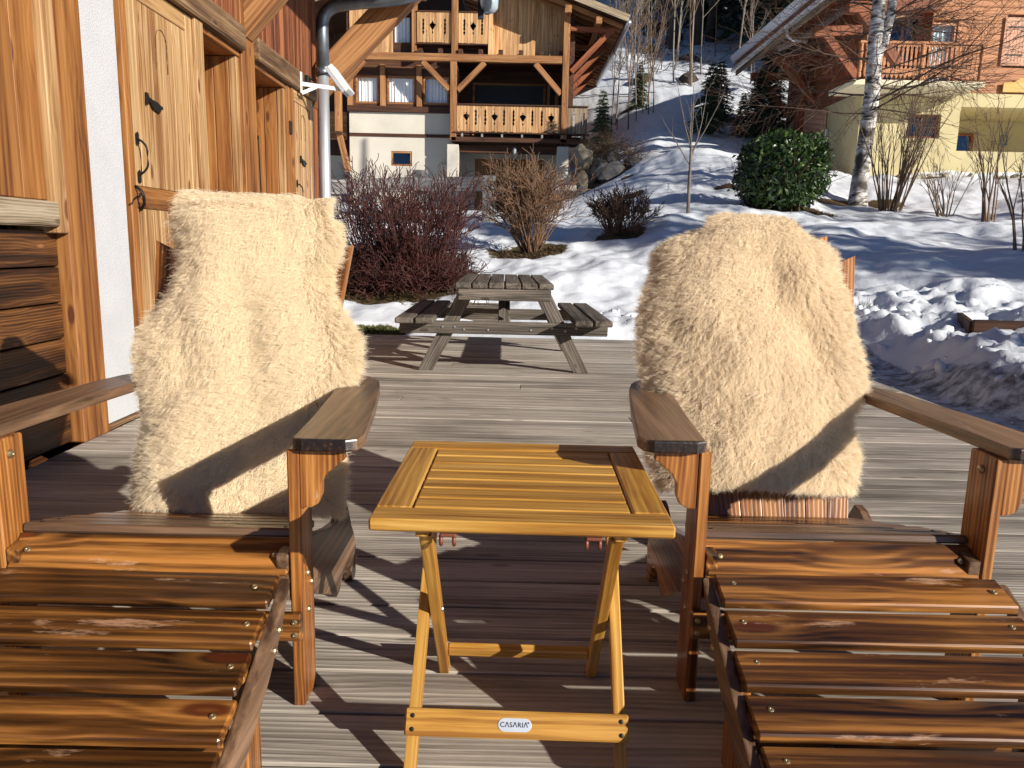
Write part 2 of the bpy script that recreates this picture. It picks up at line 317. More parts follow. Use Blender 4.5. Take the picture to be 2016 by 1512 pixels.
def snowmat():
    m, nt, bs = mat_new('snow'); L = nt.links.new; tc = N(nt, 'TexCoord')
    at = N(nt, 'Attribute', attribute_name='soil'); a2 = N(nt, 'Attribute', attribute_name='grass'); a3 = N(nt, 'Attribute', attribute_name='ice')
    n = N(nt, 'TexNoise', i_Scale=9., i_Detail=7., i_Roughness=.7); L(tc.outputs['Object'], n.inputs['Vector'])
    nf = N(nt, 'TexNoise', i_Scale=38., i_Detail=5., i_Roughness=.7); L(tc.outputs['Object'], nf.inputs['Vector'])
    soil_and_shade = ramp(nt, nf.outputs[0], [(.25, (.025, .014, .007)), (.5, (.085, .05, .024)), (.72, (.2, .135, .07))]).outputs[0]
    grass = ramp(nt, nf.outputs[0], [(.25, (.03, .03, .01)), (.5, (.075, .07, .02)), (.72, (.17, .14, .05))]).outputs[0]
    ice = ramp(nt, n.outputs[0], [(.36, (.13, .125, .125)), (.47, (.34, .36, .39)), (.58, (.62, .655, .71))]).outputs[0]
    def th(a, k=.5): return math_(nt, 'MULTIPLY', math_(nt, 'SUBTRACT', math_(nt, 'ADD', a.outputs['Fac'], math_(nt, 'MULTIPLY', math_(nt, 'SUBTRACT', n.outputs[0], .5), k)), .45), 9., True)
    c = mixc(nt, th(at, .9), (.75, .775, .81), mixc(nt, a2.outputs['Fac'], soil_and_shade, grass)); c = mixc(nt, th(a3, .9), c, ice)
    L(c, bs.inputs['Base Color']); bs.inputs['Roughness'].default_value = .65; bs.inputs['Specular IOR Level'].default_value = .3
    n2 = N(nt, 'TexNoise', i_Scale=4.5, i_Detail=8., i_Roughness=.62); L(tc.outputs['Object'], n2.inputs['Vector'])
    b = N(nt, 'Bump', i_Strength=.4, i_Distance=.05); L(n2.outputs[0], b.inputs['Height']); L(b.outputs[0], bs.inputs['Normal']); return m
M['snow'] = snowmat()
M['snow_plain'] = plain('snow_clean', (.75, .775, .81), .65, var=.01, bump=.5, bsc=14)
# ------------------------------------------------------------------ terrain
CP = np.array([(-3, 8.3, -.02), (-1.5, 8.3, 0), (0, 8.3, .0), (1.5, 8.2, .02), (3, 8.4, .12), (-1.5, 10, .36), (-3.5, 10, .4), (.2, 12, .78), (1.74, 13, 1.17), (2.94, 13.5, 1.48),
    (4.83, 14.5, 1.74), (6.9, 16, 1.98), (7.06, 15, 1.77), (7.59, 14, 1.65), (7.48, 12.5, 1.41), (6.4, 10, .99), (-.68, 16, 1.37), (-3.75, 16, 1.45), (4.84, 20, 3.3), (8.5, 19.9, 2.84),
    (11, 19.7, 2.88), (12.7, 19.8, 2.93), (8.3, 22.3, 3.1), (0, 20, 1.85), (-4, 20, 1.9), (0, 25, 2.02), (-5, 25, 2.1), (0, 29, 2.05), (1.2, 21.5, 2.1), (3.2, 22.3, 3.4), (3.0, 26, 4.3), (5.5, 24, 4.25),
    (4, 29, 5.6), (8, 28, 5.6), (4, 34, 8), (12, 34, 8.5), (-8, 25, 2.2), (-10, 14, 1.4), (-10, 8, .2), (5, 6, .0), (3.4, 5, -.05), (3, 3, -.1), (6, 4, .1), (10, 4, .4), (10, 8, 1.0), (12, 12, 1.6),
    (15, 16, 2.3), (20, 8, 1.2), (20, 20, 3.2), (0, -5, -.5), (10, -5, 0), (-10, 0, -.3), (20, -5, .6), (-5, 36, 6.5), (0, 36, 8), (20, 34, 9)], float)
def _rbf():
    d = np.linalg.norm(CP[:, None, :2] - CP[None, :, :2], axis=2); A = np.sqrt(d * d + 1.5); n = len(CP)
    Pm = np.c_[np.ones(n), CP[:, :2]]; K = np.block([[A + np.eye(n) * -.02, Pm], [Pm.T, np.zeros((3, 3))]])
    return np.linalg.solve(K, np.r_[CP[:, 2], 0, 0, 0])
_W = _rbf()
def height0(x, y):
    x = np.asarray(x, float); y = np.asarray(y, float); sh = x.shape
    xc = np.clip(x.ravel(), -14, 22); yc = np.clip(y.ravel(), -6, 36); z = np.empty(len(xc))
    for i in range(0, len(xc), 40000):
        a, b = xc[i:i + 40000], yc[i:i + 40000]
        d = np.sqrt((a[:, None] - CP[:, 0]) ** 2 + (b[:, None] - CP[:, 1]) ** 2 + 1.5)
        z[i:i + 40000] = d @ _W[:len(CP)] + _W[-3] + _W[-2] * a + _W[-1] * b
    z += np.maximum(y.ravel() - 36, 0) * .5
    return z.reshape(sh)
def sm(a, b, x): t = np.clip((x - a) / (b - a), 0, 1); return t * t * (3 - 2 * t)
def nz(x, y, s, o=0, oc=4):
    return np.array([noise.fractal(V((a * s + o, b * s - o, o * .7)), 1., 2., oc) for a, b in zip(np.ravel(x), np.ravel(y))]).reshape(np.shape(x))
def height(x, y):
    """full snow surface"""
    x = np.asarray(x, float); y = np.asarray(y, float); z = height0(x, y)
    near = sm(8.1, 9.5, y) * (1 - .2 * sm(18, 30, y)); yard = 1 - sm(16.5, 18.5, y) * (1 - sm(1.5, 2.8, x))
    n1 = nz(x, y, .55, 3.); n2 = nz(x, y * .8, 1.7, 9., 3)
    n3 = nz(x * .55, y, 4.2, 15., 3)
    z = z + near * yard * (.14 * n1 + .06 * n2 + .014 * n3)
    br = 3.2 + .12 * np.sin(y * 2.1) + .1 * n2
    bank = sm(br - .05, br + .4, x) * (1 - sm(4.6, 6.2, x)) * sm(1.5, 3.2, y) * (1 - sm(8.4, 9.4, y))
    bank2 = sm(8.02, 8.25, y) * (1 - sm(8.6, 9.3, y)) * sm(.35, 1.1, x) * (1 - sm(4.2, 5, x))
    b = np.maximum(bank * .28, bank2 * .15)
    crumb = nz(x, y, 4.5, 21., 5); cr2 = np.abs(nz(x, y, 9., 33., 3))
    z = z + b * (1 + .32 * crumb + .5 * n1 + .12 * cr2)
    und = (1 - sm(2.70, 2.78, x)) * (1 - sm(7.98, 8.03, y)) * sm(-3, -2.6, x)
    return z * (1 - und) + und * -.25
def H1(x, y): return float(height(np.array([x]), np.array([y]))[0])
def lines(segs):
    out = []
    for a, b, n in segs: out += list(np.linspace(a, b, n, endpoint=False))
    return np.array(out + [segs[-1][1]])
gx = lines([(-160, -30, 14), (-30, -8, 16), (-8, -2.4, 40), (-2.4, 6, 190), (6, 13, 110), (13, 30, 30), (30, 160, 14)])
gy = lines([(-70, -8, 8), (-8, 2, 12), (2, 7.8, 80), (7.8, 16, 220), (16, 30, 130), (30, 60, 70), (60, 220, 40)])
GX, GY = np.meshgrid(gx, gy); GZ = height(GX, GY)
patches = [(-1.5, 10.5, 1.2, 1.3, .35), (.2, 12.5, .75, 1.0, .45), (1.75, 13.1, .5, .5, .1), (4.9, 14.5, 1.15, .45, .0), (6.9, 15.9, 1.1, .4, .15), (-1.6, 8.35, .55, .32, .9), (2.6, 17.6, .3, .2, 0), (2.75, 20.2, .28, .2, 0),
           (4.7, 17.2, .55, .3, 0), (9.2, 19.6, 2.2, .3, .3), (2.3, 21.5, 1.0, .9, 0), (4.2, 30, .5, .3, 0), (7.2, 10.05, .3, .25, 0)]
SOIL_AND_SHADE = np.zeros_like(GX); GRASS = np.zeros_like(GX)
for px, py, rx, ry, g in patches:
    d = 1 - np.sqrt(((GX - px) / rx) ** 2 + ((GY - py) / ry) ** 2); s = np.clip(d * 1.6 + .25, 0, 1)
    GRASS = np.where(s > SOIL_AND_SHADE, g, GRASS); SOIL_AND_SHADE = np.maximum(SOIL_AND_SHADE, s)
far = sm(33, 38, GY); SOIL_AND_SHADE = np.maximum(SOIL_AND_SHADE, far * np.clip((nz(GX, GY, .35, 40.) - .28) * 3, 0, .8))
SOIL_AND_SHADE = np.where((GX < 2.72) & (GY < 7.99) & (GX > -3), 1., SOIL_AND_SHADE)  # under the deck: dark put into the ground so plank gaps look shaded
ICE = sm(2.6, 2.8, GX) * (1 - sm(3.25, 3.5, GX)) * sm(1, 2, GY) * (1 - sm(7.2, 8, GY))
GZ = GZ - .05 * np.clip(SOIL_AND_SHADE * 2 - .6, 0, 1) * (GY < 30)
nx, ny = len(gx), len(gy); ii = (np.arange(ny - 1)[:, None] * nx + np.arange(nx - 1)[None]).ravel()
me = npmesh('snow_ground', np.c_[GX.ravel(), GY.ravel(), GZ.ravel()], np.c_[ii, ii + 1, ii + nx + 1, ii + nx], M['snow'], True)
for nm, arr in (('soil', SOIL_AND_SHADE), ('grass', GRASS), ('ice', ICE)):
    at = me.attributes.new(nm, 'FLOAT', 'POINT'); at.data.foreach_set('value', arr.ravel().astype(np.float32))
tag(obj('snow_ground', me), 'snow covered garden rising into a wooded hillside', kind='structure')
# ------------------------------------------------------------------ deck
deck = thing('deck', (0, 0, 0), 'weathered grey plank deck under the chairs', kind='structure')
for k in range(-14, 41):
    y0 = 1.595 + .16 * k
    if y0 > 7.96: break
    cuts = [-1.99, 2.72]
    if k % 3 == 1: cuts.insert(1, random.uniform(-1.2, 2.2))
    for a, b in zip(cuts, cuts[1:]):
        dz = random.uniform(-.0018, .0012)
        board('plank', M['deck'], deck, (a + .002, y0 + .08, -.016 + dz), (b - .002, y0 + .08 + random.uniform(-.001, .001), -.016 + dz), .1515, .032, (0, 1, 0), .002)
slab('edge_board', M['deck'], deck, (2.723, -.6, -.2), (2.75, 7.99, -.004), .003, 1)
slab('edge_board', M['deck'], deck, (-1.99, 8.0, -.2), (2.75, 8.03, -.002), .003, 0)
# ------------------------------------------------------------------ neighbouring house along the deck (left)
house = thing('timber_house', (-2.0, 4, 0), 'timber clad house with plank doors along the deck', 'house')
WX = -2.0
def wb(name, mat, y0, y1, z0, z1, x1, t=.04, bev=.004, parent=None, grain=None):
    return slab(name, mat, parent or house, (x1 - t, y0, z0), (x1, y1, z1), bev, grain)
slab('wall', M['pine_dark'], house, (-6, -1.5, -.2), (-2.33, 7.78, 3.6), .01)  # solid box filling the unseen house body, added to block light
for i in range(6): wb('plank', M['pine_dark'], -1.0, 3.47, .012 + i * .161, .165 + i * .161, -2.03 + random.uniform(-.002, .002), .22)
wb('beam', M['beam_grey'], -1.0, 3.385, .985, 1.09, -1.955, .2, .008)
yy = -1.0
while yy < 3.3:
    w = random.uniform(.15, .21); y2 = min(yy + w, 3.378)
    wb('plank', M['pine_orange'], yy + .001, y2 - .002, 1.094, 3.7, -1.995 + random.uniform(-.004, .002), .2, .005, None, 2); yy = y2
wb('board', M['pine_pale'], 3.38, 3.468, .958, 3.7, -1.968, .22, .004)
wb('post', M['pine_orange'], 3.471, 3.69, 0.004, 3.72, -1.972, .25, .006)
wb('plaster_strip', M['plaster'], 3.692, 4.058, .03, 3.74, -2.0, .22, .003)
wb('plinth', M['beam'], 3.694, 4.05, .002, .028, -1.99, .2, .003, None, 1)
def plank_door(y0, y1, z0, z1, x, first):
    d = wb('door', M['pine_orange'], y0 + .01, y1 - .01, z0 + .01, z1 - .01, x - .03, .06, .003, None, 2)     # leaf behind the boards
    s = .085
    wb('stile', M['pine_orange'], y0, y0 + s * .75, z0, z1, x, .05, .004, d)
    wb('stile', M['pine_pale'], y1 - s, y1, z0, z1, x, .05, .004, d)
    a, b = y0 + s * .75 + .002, y1 - s - .002
    wb('rail', M['pine_orange'], a, b, 1.10, 1.213, x - .004, .045, .004, d)
    wb('rail', M['pine_pale'], a, b, z1 - .1, z1 - .002, x - .002, .045, .004, d)
    wb('rail', M['pine_orange'], a, b, z0 + .002, z0 + .13, x - .002, .045, .004, d)
    n = 8
    for i in range(n):
        p, q = a + (b - a) * i / n, a + (b - a) * (i + 1) / n
        wb('plank', M['pine_pale'], p + .0007, q - .0007, 1.2155, z1 - .103, x - .007 + random.uniform(-.001, .001), .03, .003, d, 2)
        wb('plank', M['pine_pale'], p + .0007, q - .0007, z0 + .133, 1.0975, x - .007 + random.uniform(-.001, .001), .03, .003, d, 2)
    # routed arch line on the upper panel
    ym = (a + b) / 2 + .03; pts = [(x - .005, ym - .07, 1.86)] + [(x - .005, ym - .07 * math.cos(t), 2.0 + .08 * math.sin(t)) for t in np.linspace(0, math.pi, 9)] + [(x - .005, ym + .07, 1.86)]
    tube('arch_groove', M['beam'], d, pts, .0035, 5)
    # latch bolt, pull handle
    lt = poly('latch', M['iron'], d, [(0, -.01), (.012, -.012), (.02, .012), (.05, .006), (.075, -.018), (.15, -.034), (.165, -.008), (.19, -.008), (.19, .008), (.16, .012), (.13, .022), (.07, .026), (.03, .034), (.022, .052), (.005, .054)], .012, (0, 1, 0), (0, 0, 1), (x - .002, y0 + .22, 1.655), .002)
    tube('handle', M['iron'], d, arc((x, y0 + .1, 1.45), (x + .02, y0 + .1, 1.45), (x + .035, y0 + .1, 1.43), 4) + arc((x + .04, y0 + .1, 1.425), (x + .05, y0 + .1, 1.41), (x + .05, y0 + .1, 1.39), 4) + arc((x + .05, y0 + .1, 1.33), (x + .05, y0 + .1, 1.31), (x + .035, y0 + .1, 1.295), 4) + arc((x + .03, y0 + .1, 1.29), (x + .015, y0 + .1, 1.275), (x, y0 + .1, 1.27), 4), .006, 8)
    for z in (1.455, 1.262): poly('handle_plate', M['iron'], d, [(-.025, -.012), (.025, -.012), (.035, 0), (.025, .012), (-.025, .012), (-.035, 0)], .005, (0, 0, 1), (0, 1, 0), (x + .006, y0 + .1, z), .001)
    return d
d1 = plank_door(4.085, 4.965, .05, 2.262, -1.985, True); d1['label'] = 'pale pine plank door with black iron handle and latch beside the plaster strip'
hk = tube('door_hook', M['iron'], d1, [(-1.984, 4.13, 1.21), (-1.955, 4.13, 1.19), (-1.94, 4.125, 1.16), (-1.95, 4.15, 1.12), (-1.98, 4.17, 1.09)], .008, 8)
tube('door_hook', M['iron'], d1, [(-1.96, 4.13, 1.17), (-1.93, 4.06, 1.165), (-1.90, 4.02, 1.16), (-1.93, 4.03, 1.145)], .005, 6)
wb('frame_post', M['pine_pale'], 4.972, 5.095, .01, 2.265, -1.965, .2, .004)
def bay(y0, y1, depth=.3):
    x = -2.0 - depth
    wb('bay_soffit', M['pine_orange'], y0, y1, 2.225, 2.262, -1.99, depth, .003)
    wb('jamb', M['pine_pale'], y0 + .001, y0 + .04, .01, 2.222, -2.02, .27, .003)
    w = (y1 - y0 - .1) / 3
    for i in range(3): wb('plank', M['pine_orange'], y0 + .045 + w * i, y0 + .043 + w * (i + 1), .012, 2.222, x + .03 + random.uniform(-.004, .002), .03, .004, None, 2)
    for i, (p, q) in enumerate(((-2.055, -2.0), (-2.165, -2.057), (-2.28, -2.167))): slab('reveal_plank', M['pine_pale'] if i == 0 else M['pine_orange'], house, (p, y1 - .045 + random.uniform(-.004, .004), .012), (q - .001, y1 - .002, 2.222), .004, 2)
bay(5.098, 5.815); bay(6.105, 6.93)
wb('post', M['pine_orange'], 5.82, 6.10, .004, 3.72, -1.975, .3, .006)
tube('window_hook', M['iron'], house, [(-2.22, 6.88, 1.80), (-2.215, 6.855, 1.82), (-2.21, 6.85, 1.79), (-2.205, 6.86, 1.3), (-2.2, 6.86, .9)], .007, 6)
wb('frame_post', M['pine_orange'], 6.934, 7.045, .01, 2.262, -1.985, .2, .004)
for z in (1.12, 1.86): slab('hinge', M['iron'], house, (-1.984, 6.985, z), (-1.968, 7.035, z + .11), .004)
d2 = plank_door(7.05, 7.74, .05, 2.262, -1.972, False); d2['label'] = 'narrow pale pine door nearest the zinc downpipe'
wb('corner_flashing', M['zinc_dark'], 7.745, 7.79, .01, 2.26, -1.98, .25, .003)
wb('beam', M['beam'], 4.06, 5.818, 2.266, 2.43, -1.935, .3, .012); wb('beam', M['beam'], 6.103, 7.82, 2.266, 2.43, -1.935, .3, .012)
yy = 4.06
while yy < 7.8:
    w = random.uniform(.10, .16); y2 = min(yy + w, 7.80)
    if not (5.78 < (yy + y2) / 2 < 6.1): wb('plank', M['siding'], yy + .001, y2 - .002, 2.433, 3.9, -1.985 + random.uniform(-.004, .002), .2, .004, None, 2)
    yy = y2
def brace(name, a, b, w, t): return board(name, M['ch_beam'], house, a, b, w, t, (0, 0, 1), .01)
brace('brace', (-2.05, 5.97, 2.45), (-.85, 5.97, 3.75), .22, .16)
brace('brace', (-2.15, 8.18, 2.36), (-.75, 8.18, 3.755), .26, .18)
slab('corner_post', M['siding'], house, (-2.3, 7.83, -.1), (-2.06, 8.3, 3.9), .01)
rs = .36
def roof_z(x): return 3.80 + (-.45 - x) * rs
rf = poly('roof', M['rh_brown'], house, [(0, 0), (11.6, 0), (11.6, 6.2), (0, 6.2)], .16, (0, 1, 0), (-1, 0, rs), (-.45, -1.6, 3.80), .01)
poly('roof_snow', M['snow_plain'], rf, [(.2, .1), (11.3, .1), (11.3, 6), (.2, 6)], .12, (0, 1, 0), (-1, 0, rs), (-.45 + .06, -1.6, 3.80 + .163), .03)
for y in (2.0, 3.2, 4.4, 5.6, 6.8, 8.0, 9.2): board('rafter', M['ch_beam'], house, (-.62, y, roof_z(-.62) - .12), (-3.0, y, roof_z(-3.0) - .12), .14, .12, (0, 0, 1), .008)
for x in (-1.15, -1.9): board('purlin', M['ch_beam'], house, (x, -1, roof_z(x) - .30), (x, 9.4, roof_z(x) - .30), .2, .18, (0, 0, 1), .01)
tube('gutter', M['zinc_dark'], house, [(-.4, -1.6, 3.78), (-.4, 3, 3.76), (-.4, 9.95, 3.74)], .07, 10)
# downpipe, flood light, hanging lamp
dp = thing('downpipe', (-1.93, 7.92, 0), 'silver zinc downpipe with dark elbow at the timber house corner', 'downpipe')
tube('pipe', M['zinc'], dp, [(-1.905, 7.92, -.02), (-1.905, 7.92, 1.2), (-1.905, 7.92, 2.57)], .055, 18)
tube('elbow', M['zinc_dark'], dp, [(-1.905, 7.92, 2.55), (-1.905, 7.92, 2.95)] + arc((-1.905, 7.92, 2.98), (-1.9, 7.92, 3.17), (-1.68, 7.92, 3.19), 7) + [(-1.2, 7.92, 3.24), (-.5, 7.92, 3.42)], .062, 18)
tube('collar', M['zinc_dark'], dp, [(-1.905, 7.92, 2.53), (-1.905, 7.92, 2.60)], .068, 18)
fl = thing('flood_light', (-1.93, 7.2, 2.3), 'white outdoor flood light on a bracket beside the downpipe', 'lamp')
board('housing', M['white_paint'], fl, (-1.70, 7.42, 2.50), (-1.54, 7.42, 2.29), .26, .05, (0, 1, .0), .006)
board('back_plate', M['plaque'], fl, (-1.735, 7.41, 2.485), (-1.575, 7.41, 2.275), .235, .03, (0, 1, 0), .004)
board('bracket', M['white_paint'], fl, (-1.93, 7.22, 2.32), (-1.56, 7.36, 2.30), .035, .012, (0, 0, 1), .003)
board('bracket', M['white_paint'], fl, (-1.93, 7.22, 2.24), (-1.80, 7.27, 2.31), .03, .01, (0, 0, 1), .003)
board('wall_plate', M['white_paint'], fl, (-1.932, 7.22, 2.24), (-1.932, 7.22, 2.42), .04, .012, (0, 1, 0), .003)
slab('junction_box', M['iron'], fl, (-1.95, 7.34, 2.30), (-1.90, 7.44, 2.42), .005)
tube('cable', M['ink'], fl, [(-1.90, 7.4, 2.39), (-1.8, 7.42, 2.44), (-1.68, 7.42, 2.47)], .004, 6)
hl = thing('wall_lamp', (-.4, 9.9, 3.7), 'grey oval lamp hanging from the eave end at top', 'lamp')
board('mount', M['ink'], hl, (-.47, 9.86, 3.90), (-.47, 9.86, 3.60), .07, .05, (1, 0, 0), .005)
v, f = tubes([(np.array([(-.36, 9.84, 3.95), (-.36, 9.84, 3.90), (-.36, 9.84, 3.8), (-.36, 9.84, 3.72), (-.36, 9.84, 3.675), (-.36, 9.84, 3.66)]), np.array([.05, .085, .1, .095, .06, .01]))], 16)
obj('shade', npmesh('shade', v, f, M['lamp_glass'], True), hl)
# ------------------------------------------------------------------ chalet behind the garden
def window(parent, x0, x1, z0, z1, y, fm, fw=.06, curtain='curtain', glass='glass', mull=0):
    w = rectframe('window', fm, parent, x0, x1, z0, z1, y, fw, .09)
    n = mull + 1; dx = (x1 - x0 - 2 * fw) / n
    for i in range(n):
        a, b = x0 + fw + dx * i, x0 + fw + dx * (i + 1)
        slab('pane', M[glass], w, (a, y + .035, z0 + fw), (b, y + .045, z1 - fw), .001)
        if i: slab('mullion', fm, w, (a - .025, y + .005, z0 + fw), (a + .025, y + .06, z1 - fw), .003)
    if curtain:
        xs = np.linspace(x0 + fw * .5, x1 - fw * .5, 40); vv = []
        for z in (z0, z1): vv += [(x, y + .14 + .02 * math.sin(x * 60) + .01 * math.sin(x * 23), z) for x in xs]
        obj('curtain', newmesh('curtain', vv, [(i, i + 1, 41 + i, 40 + i) for i in range(39)], M[curtain], True), w)
    slab('backing', M['void'], w, (x0 + .01, y + .22, z0 + .01), (x1 - .01, y + .24, z1 - .01), .001)
    return w
def wallholes(name, mat, parent, x0, x1, z0, z1, y, t, holes):
    """wall in the xz plane with rectangular openings"""
    xs = sorted({x0, x1, *[h[0] for h in holes], *[h[1] for h in holes]}); zs = sorted({z0, z1, *[h[2] for h in holes], *[h[3] for h in holes]})
    def inh(x, z): return any(h[0] < x < h[1] and h[2] < z < h[3] for h in holes)
    solid = {}
    for i in range(len(xs) - 1):
        for j in range(len(zs) - 1): solid[i, j] = not inh((xs[i] + xs[i + 1]) / 2, (zs[j] + zs[j + 1]) / 2)
    vv = []; ff = []
    def q(*p): ff.append(tuple(range(len(vv), len(vv) + 4))); vv.extend(p)
    for (i, j), s in solid.items():
        if not s: continue
        a, b, c, d = xs[i], xs[i + 1], zs[j], zs[j + 1]
        q((a, y, c), (b, y, c), (b, y, d), (a, y, d)); q((b, y + t, c), (a, y + t, c), (a, y + t, d), (b, y + t, d))
        for di, dj, e in ((-1, 0, ((a, y + t, c), (a, y, c), (a, y, d), (a, y + t, d))), (1, 0, ((b, y, c), (b, y + t, c), (b, y + t, d), (b, y, d))), (0, -1, ((a, y + t, c), (b, y + t, c), (b, y, c), (a, y, c))), (0, 1, ((a, y, d), (b, y, d), (b, y + t, d), (a, y + t, d)))):
            if not solid.get((i + di, j + dj), False): q(*e)
    return obj(name, newmesh(name, vv, ff, mat), parent)
def strip_board(name, mat, parent, x0, x1, z0, z1, y, t, lc, rc, n=26):
    """vertical board facing -y whose edges are cut back by lc(z), rc(z)"""
    zs = np.linspace(z0, z1, n); vv = []; ff = []
    for z in zs:
        a, b = x0 + lc(z), x1 - rc(z)
        for yy_ in (y, y + t): vv += [(z - z0, a - x0, yy_ - y), (z - z0, b - x0, yy_ - y)]
    for k in range(n - 1):
        p = 4 * k
        ff += [(p, p + 1, p + 5, p + 4), (p + 3, p + 2, p + 6, p + 7), (p + 2, p, p + 4, p + 6), (p + 1, p + 3, p + 7, p + 5)]
    ff += [(0, 2, 3, 1), (4 * n - 4, 4 * n - 3, 4 * n - 1, 4 * n - 2)]
    return obj(name, newmesh(name, vv, ff, mat), parent, axes((0, 0, 1), (1, 0, 0), (x0, y, z0)))
def bump_(z, c, h, w):
    u = (z - c) / h; return w * math.sqrt(max(0., 1 - u * u))
def heart(zc, s):
    def f(z):
        u = (z - (zc - s)) / (2 * s)
        return 0 if u <= 0 or u >= 1 else (s * .95 * (u / .7) ** .85 if u < .7 else s * .95 * math.sqrt(1 - ((u - .7) / .3) ** 2))
    return lambda z: f(z) + bump_(z, zc - 1.75 * s, .35 * s, .02) + bump_(z, zc + 1.35 * s, .3 * s, .018)
def chain(zc, s): return lambda z: sum(bump_(z, zc + o * s, h * s, w) for o, h, w in ((.95, .28, .028), (.35, .3, .022), (-.3, .3, .022), (-.9, .28, .028), (0, .9, .008)))
def balustrade(parent, x0, x1, z0, z1, y, n, mat, kinds, s=.1):
    dx = (x1 - x0) / n; zc = (z0 + z1) / 2 + .03; zero = lambda z: 0.
    cut = [zero] * (n + 1)
    for j, k in kinds.items():
        if 0 < j < n: cut[j] = heart(zc, s) if k == 'h' else chain(zc, s * 1.9)
    for i in range(n): strip_board('board', mat, parent, x0 + dx * i + .004, x0 + dx * (i + 1) - .004, z0 + random.uniform(-.015, .015), z1, y + random.uniform(-.004, .004), .028, cut[i], cut[i + 1])
ch = thing('chalet', (-2, 25, 2.0), 'wooden chalet with cream base and heart-cut balcony behind the shrubs', 'chalet')
RZ, RX, RS = 9.35, -2.0, .348
def crz(x): return RZ - abs(x - RX) * RS
CB, CD, CPn = M['ch_beam'], M['ch_dark'], M['ch_pine']
wallholes('wall', M['stucco'], ch, -5.35, -2.0, 1.6, 5.0, 25.6, .3, [(-4.03, -3.36, 3.37, 3.83)])
w = window(ch, -4.03, -3.36, 3.37, 3.83, 25.62, CB, .06, None, 'glass_dark')
slab('band', CD, ch, (-5.35, 25.57, 4.26), (-2.0, 25.598, 4.36), .003)
slab('sill_beam', CD, ch, (-5.4, 25.5, 5.002), (-2.1, 25.62, 5.18), .01)
wallholes('wood_wall', CD, ch, -5.4, -2.0, 5.182, 6.60, 25.6, .2, [(-5.13, -4.40, 5.27, 6.10), (-4.13, -3.25, 5.27, 6.10), (-2.99, -2.2, 5.27, 6.10)])
for a, b in ((-5.13, -4.40), (-4.13, -3.25), (-2.99, -2.2)): window(ch, a, b, 5.27, 6.10, 25.6, CB, .055)
for x in (-5.30, -4.27, -3.12): slab('mullion_post', CB, ch, (x - .085, 25.5, 5.182), (x + .085, 25.597, 6.43), .006)
slab('main_beam', CB, ch, (-5.55, 24.92, 6.43), (1.322, 25.1, 6.65), .01)
for x, z0, z1 in ((-5.56, 4.3, 6.43), (-2.0, 4.1, 6.428), ): slab('post', CB, ch, (x - .1, 24.9, z0), (x + .1, 25.12, z1), .012)
slab('post', CB, ch, (1.33, 24.9, 4.1), (1.53, 25.12, 7.85), .012)
slab('post', CB, ch, (-2.1, 25.2, 6.655), (-1.9, 25.4, 8.6), .012)
for a, b in (((-5.42, 25.0, 5.66), (-4.75, 25.0, 6.42)), ((-2.12, 25.0, 5.62), (-2.95, 25.0, 6.42)), ((-1.88, 25.0, 5.60), (-1.05, 25.0, 6.42)), ((1.31, 25.0, 5.55), (.5, 25.0, 6.42))): board('brace', CB, ch, a, b, .16, .14, (0, 0, 1), .008)
board('brace', CB, ch, (-5.56, 25.05, 4.28), (-5.38, 25.45, 3.15), .17, .16, (1, 0, 0), .008)
slab('bracket_block', CD, ch, (-5.68, 24.88, 4.22), (-5.44, 25.55, 4.296), .01)
# set-back wing in the shade of the front
wallholes('wing_wall', M['stucco'], ch, -8.5, -5.36, 1.6, 3.9, 28.0, .3, [(-7.6, -6.9, 2.6, 3.5)]); slab('wing_siding', CD, ch, (-8.5, 27.9, 3.9), (-5.36, 28.2, 8), .01)
slab('wing_balcony', CB, ch, (-8.4, 26.9, 4.3), (-5.7, 26.95, 5.2), .005)
# loggia
slab('loggia_wall', CD, ch, (-1.99, 27.0, 4.1), (1.6, 27.2, 6.9), .01); slab('loggia_ceiling', CD, ch, (-1.99, 25.13, 6.60), (1.6, 27.0, 6.66), .005)
slab('loggia_side', CD, ch, (-2.07, 25.14, 4.1), (-1.99, 27.0, 6.6), .005); slab('loggia_side', CD, ch, (1.36, 25.14, 4.1), (1.5, 27.0, 6.6), .005)
sh = rectframe('roller_shutter', CB, ch, -1.52, .9, 4.2, 6.22, 26.93, .07, .06)
for i in range(26): slab('slat', M['shutter'], sh, (-1.45, 26.95, 4.28 + i * .0725), (.83, 26.97, 4.347 + i * .0725), .006)
slab('door_frame', M['rh_wood'], ch, (.95, 26.95, 4.2), (1.05, 26.995, 6.2), .004); slab('door_frame', M['rh_wood'], ch, (1.22, 26.95, 4.2), (1.34, 26.995, 6.2), .004)
ln = slab('lantern', M['iron'], ch, (1.04, 26.72, 5.86), (1.14, 26.82, 6.0), .01); slab('lantern_arm', M['iron'], ln, (1.07, 26.80, 6.02), (1.1, 26.99, 6.05), .004)
balustrade(ch, -1.885, 1.322, 4.40, 5.17, 24.97, 33, CPn, {3: 'h', 6: 'c', 9: 'c', 12: 'h', 15: 'c', 18: 'c', 21: 'h', 24: 'c', 27: 'c', 30: 'h'})
balustrade(ch, 1.54, 2.13, 4.38, 5.17, 24.97, 6, M['beam_grey'], {2: 'c', 5: 'c'})
slab('handrail', CD, ch, (-1.89, 24.92, 5.172), (1.325, 25.04, 5.215), .006); slab('handrail', CD, ch, (1.535, 24.92, 5.172), (2.16, 25.04, 5.215), .006)
for i in range(11): slab('board', M['beam_grey'], ch, (2.12, 25.03 + i * .1, 4.38), (2.147, 25.125 + i * .1, 5.17), .003)
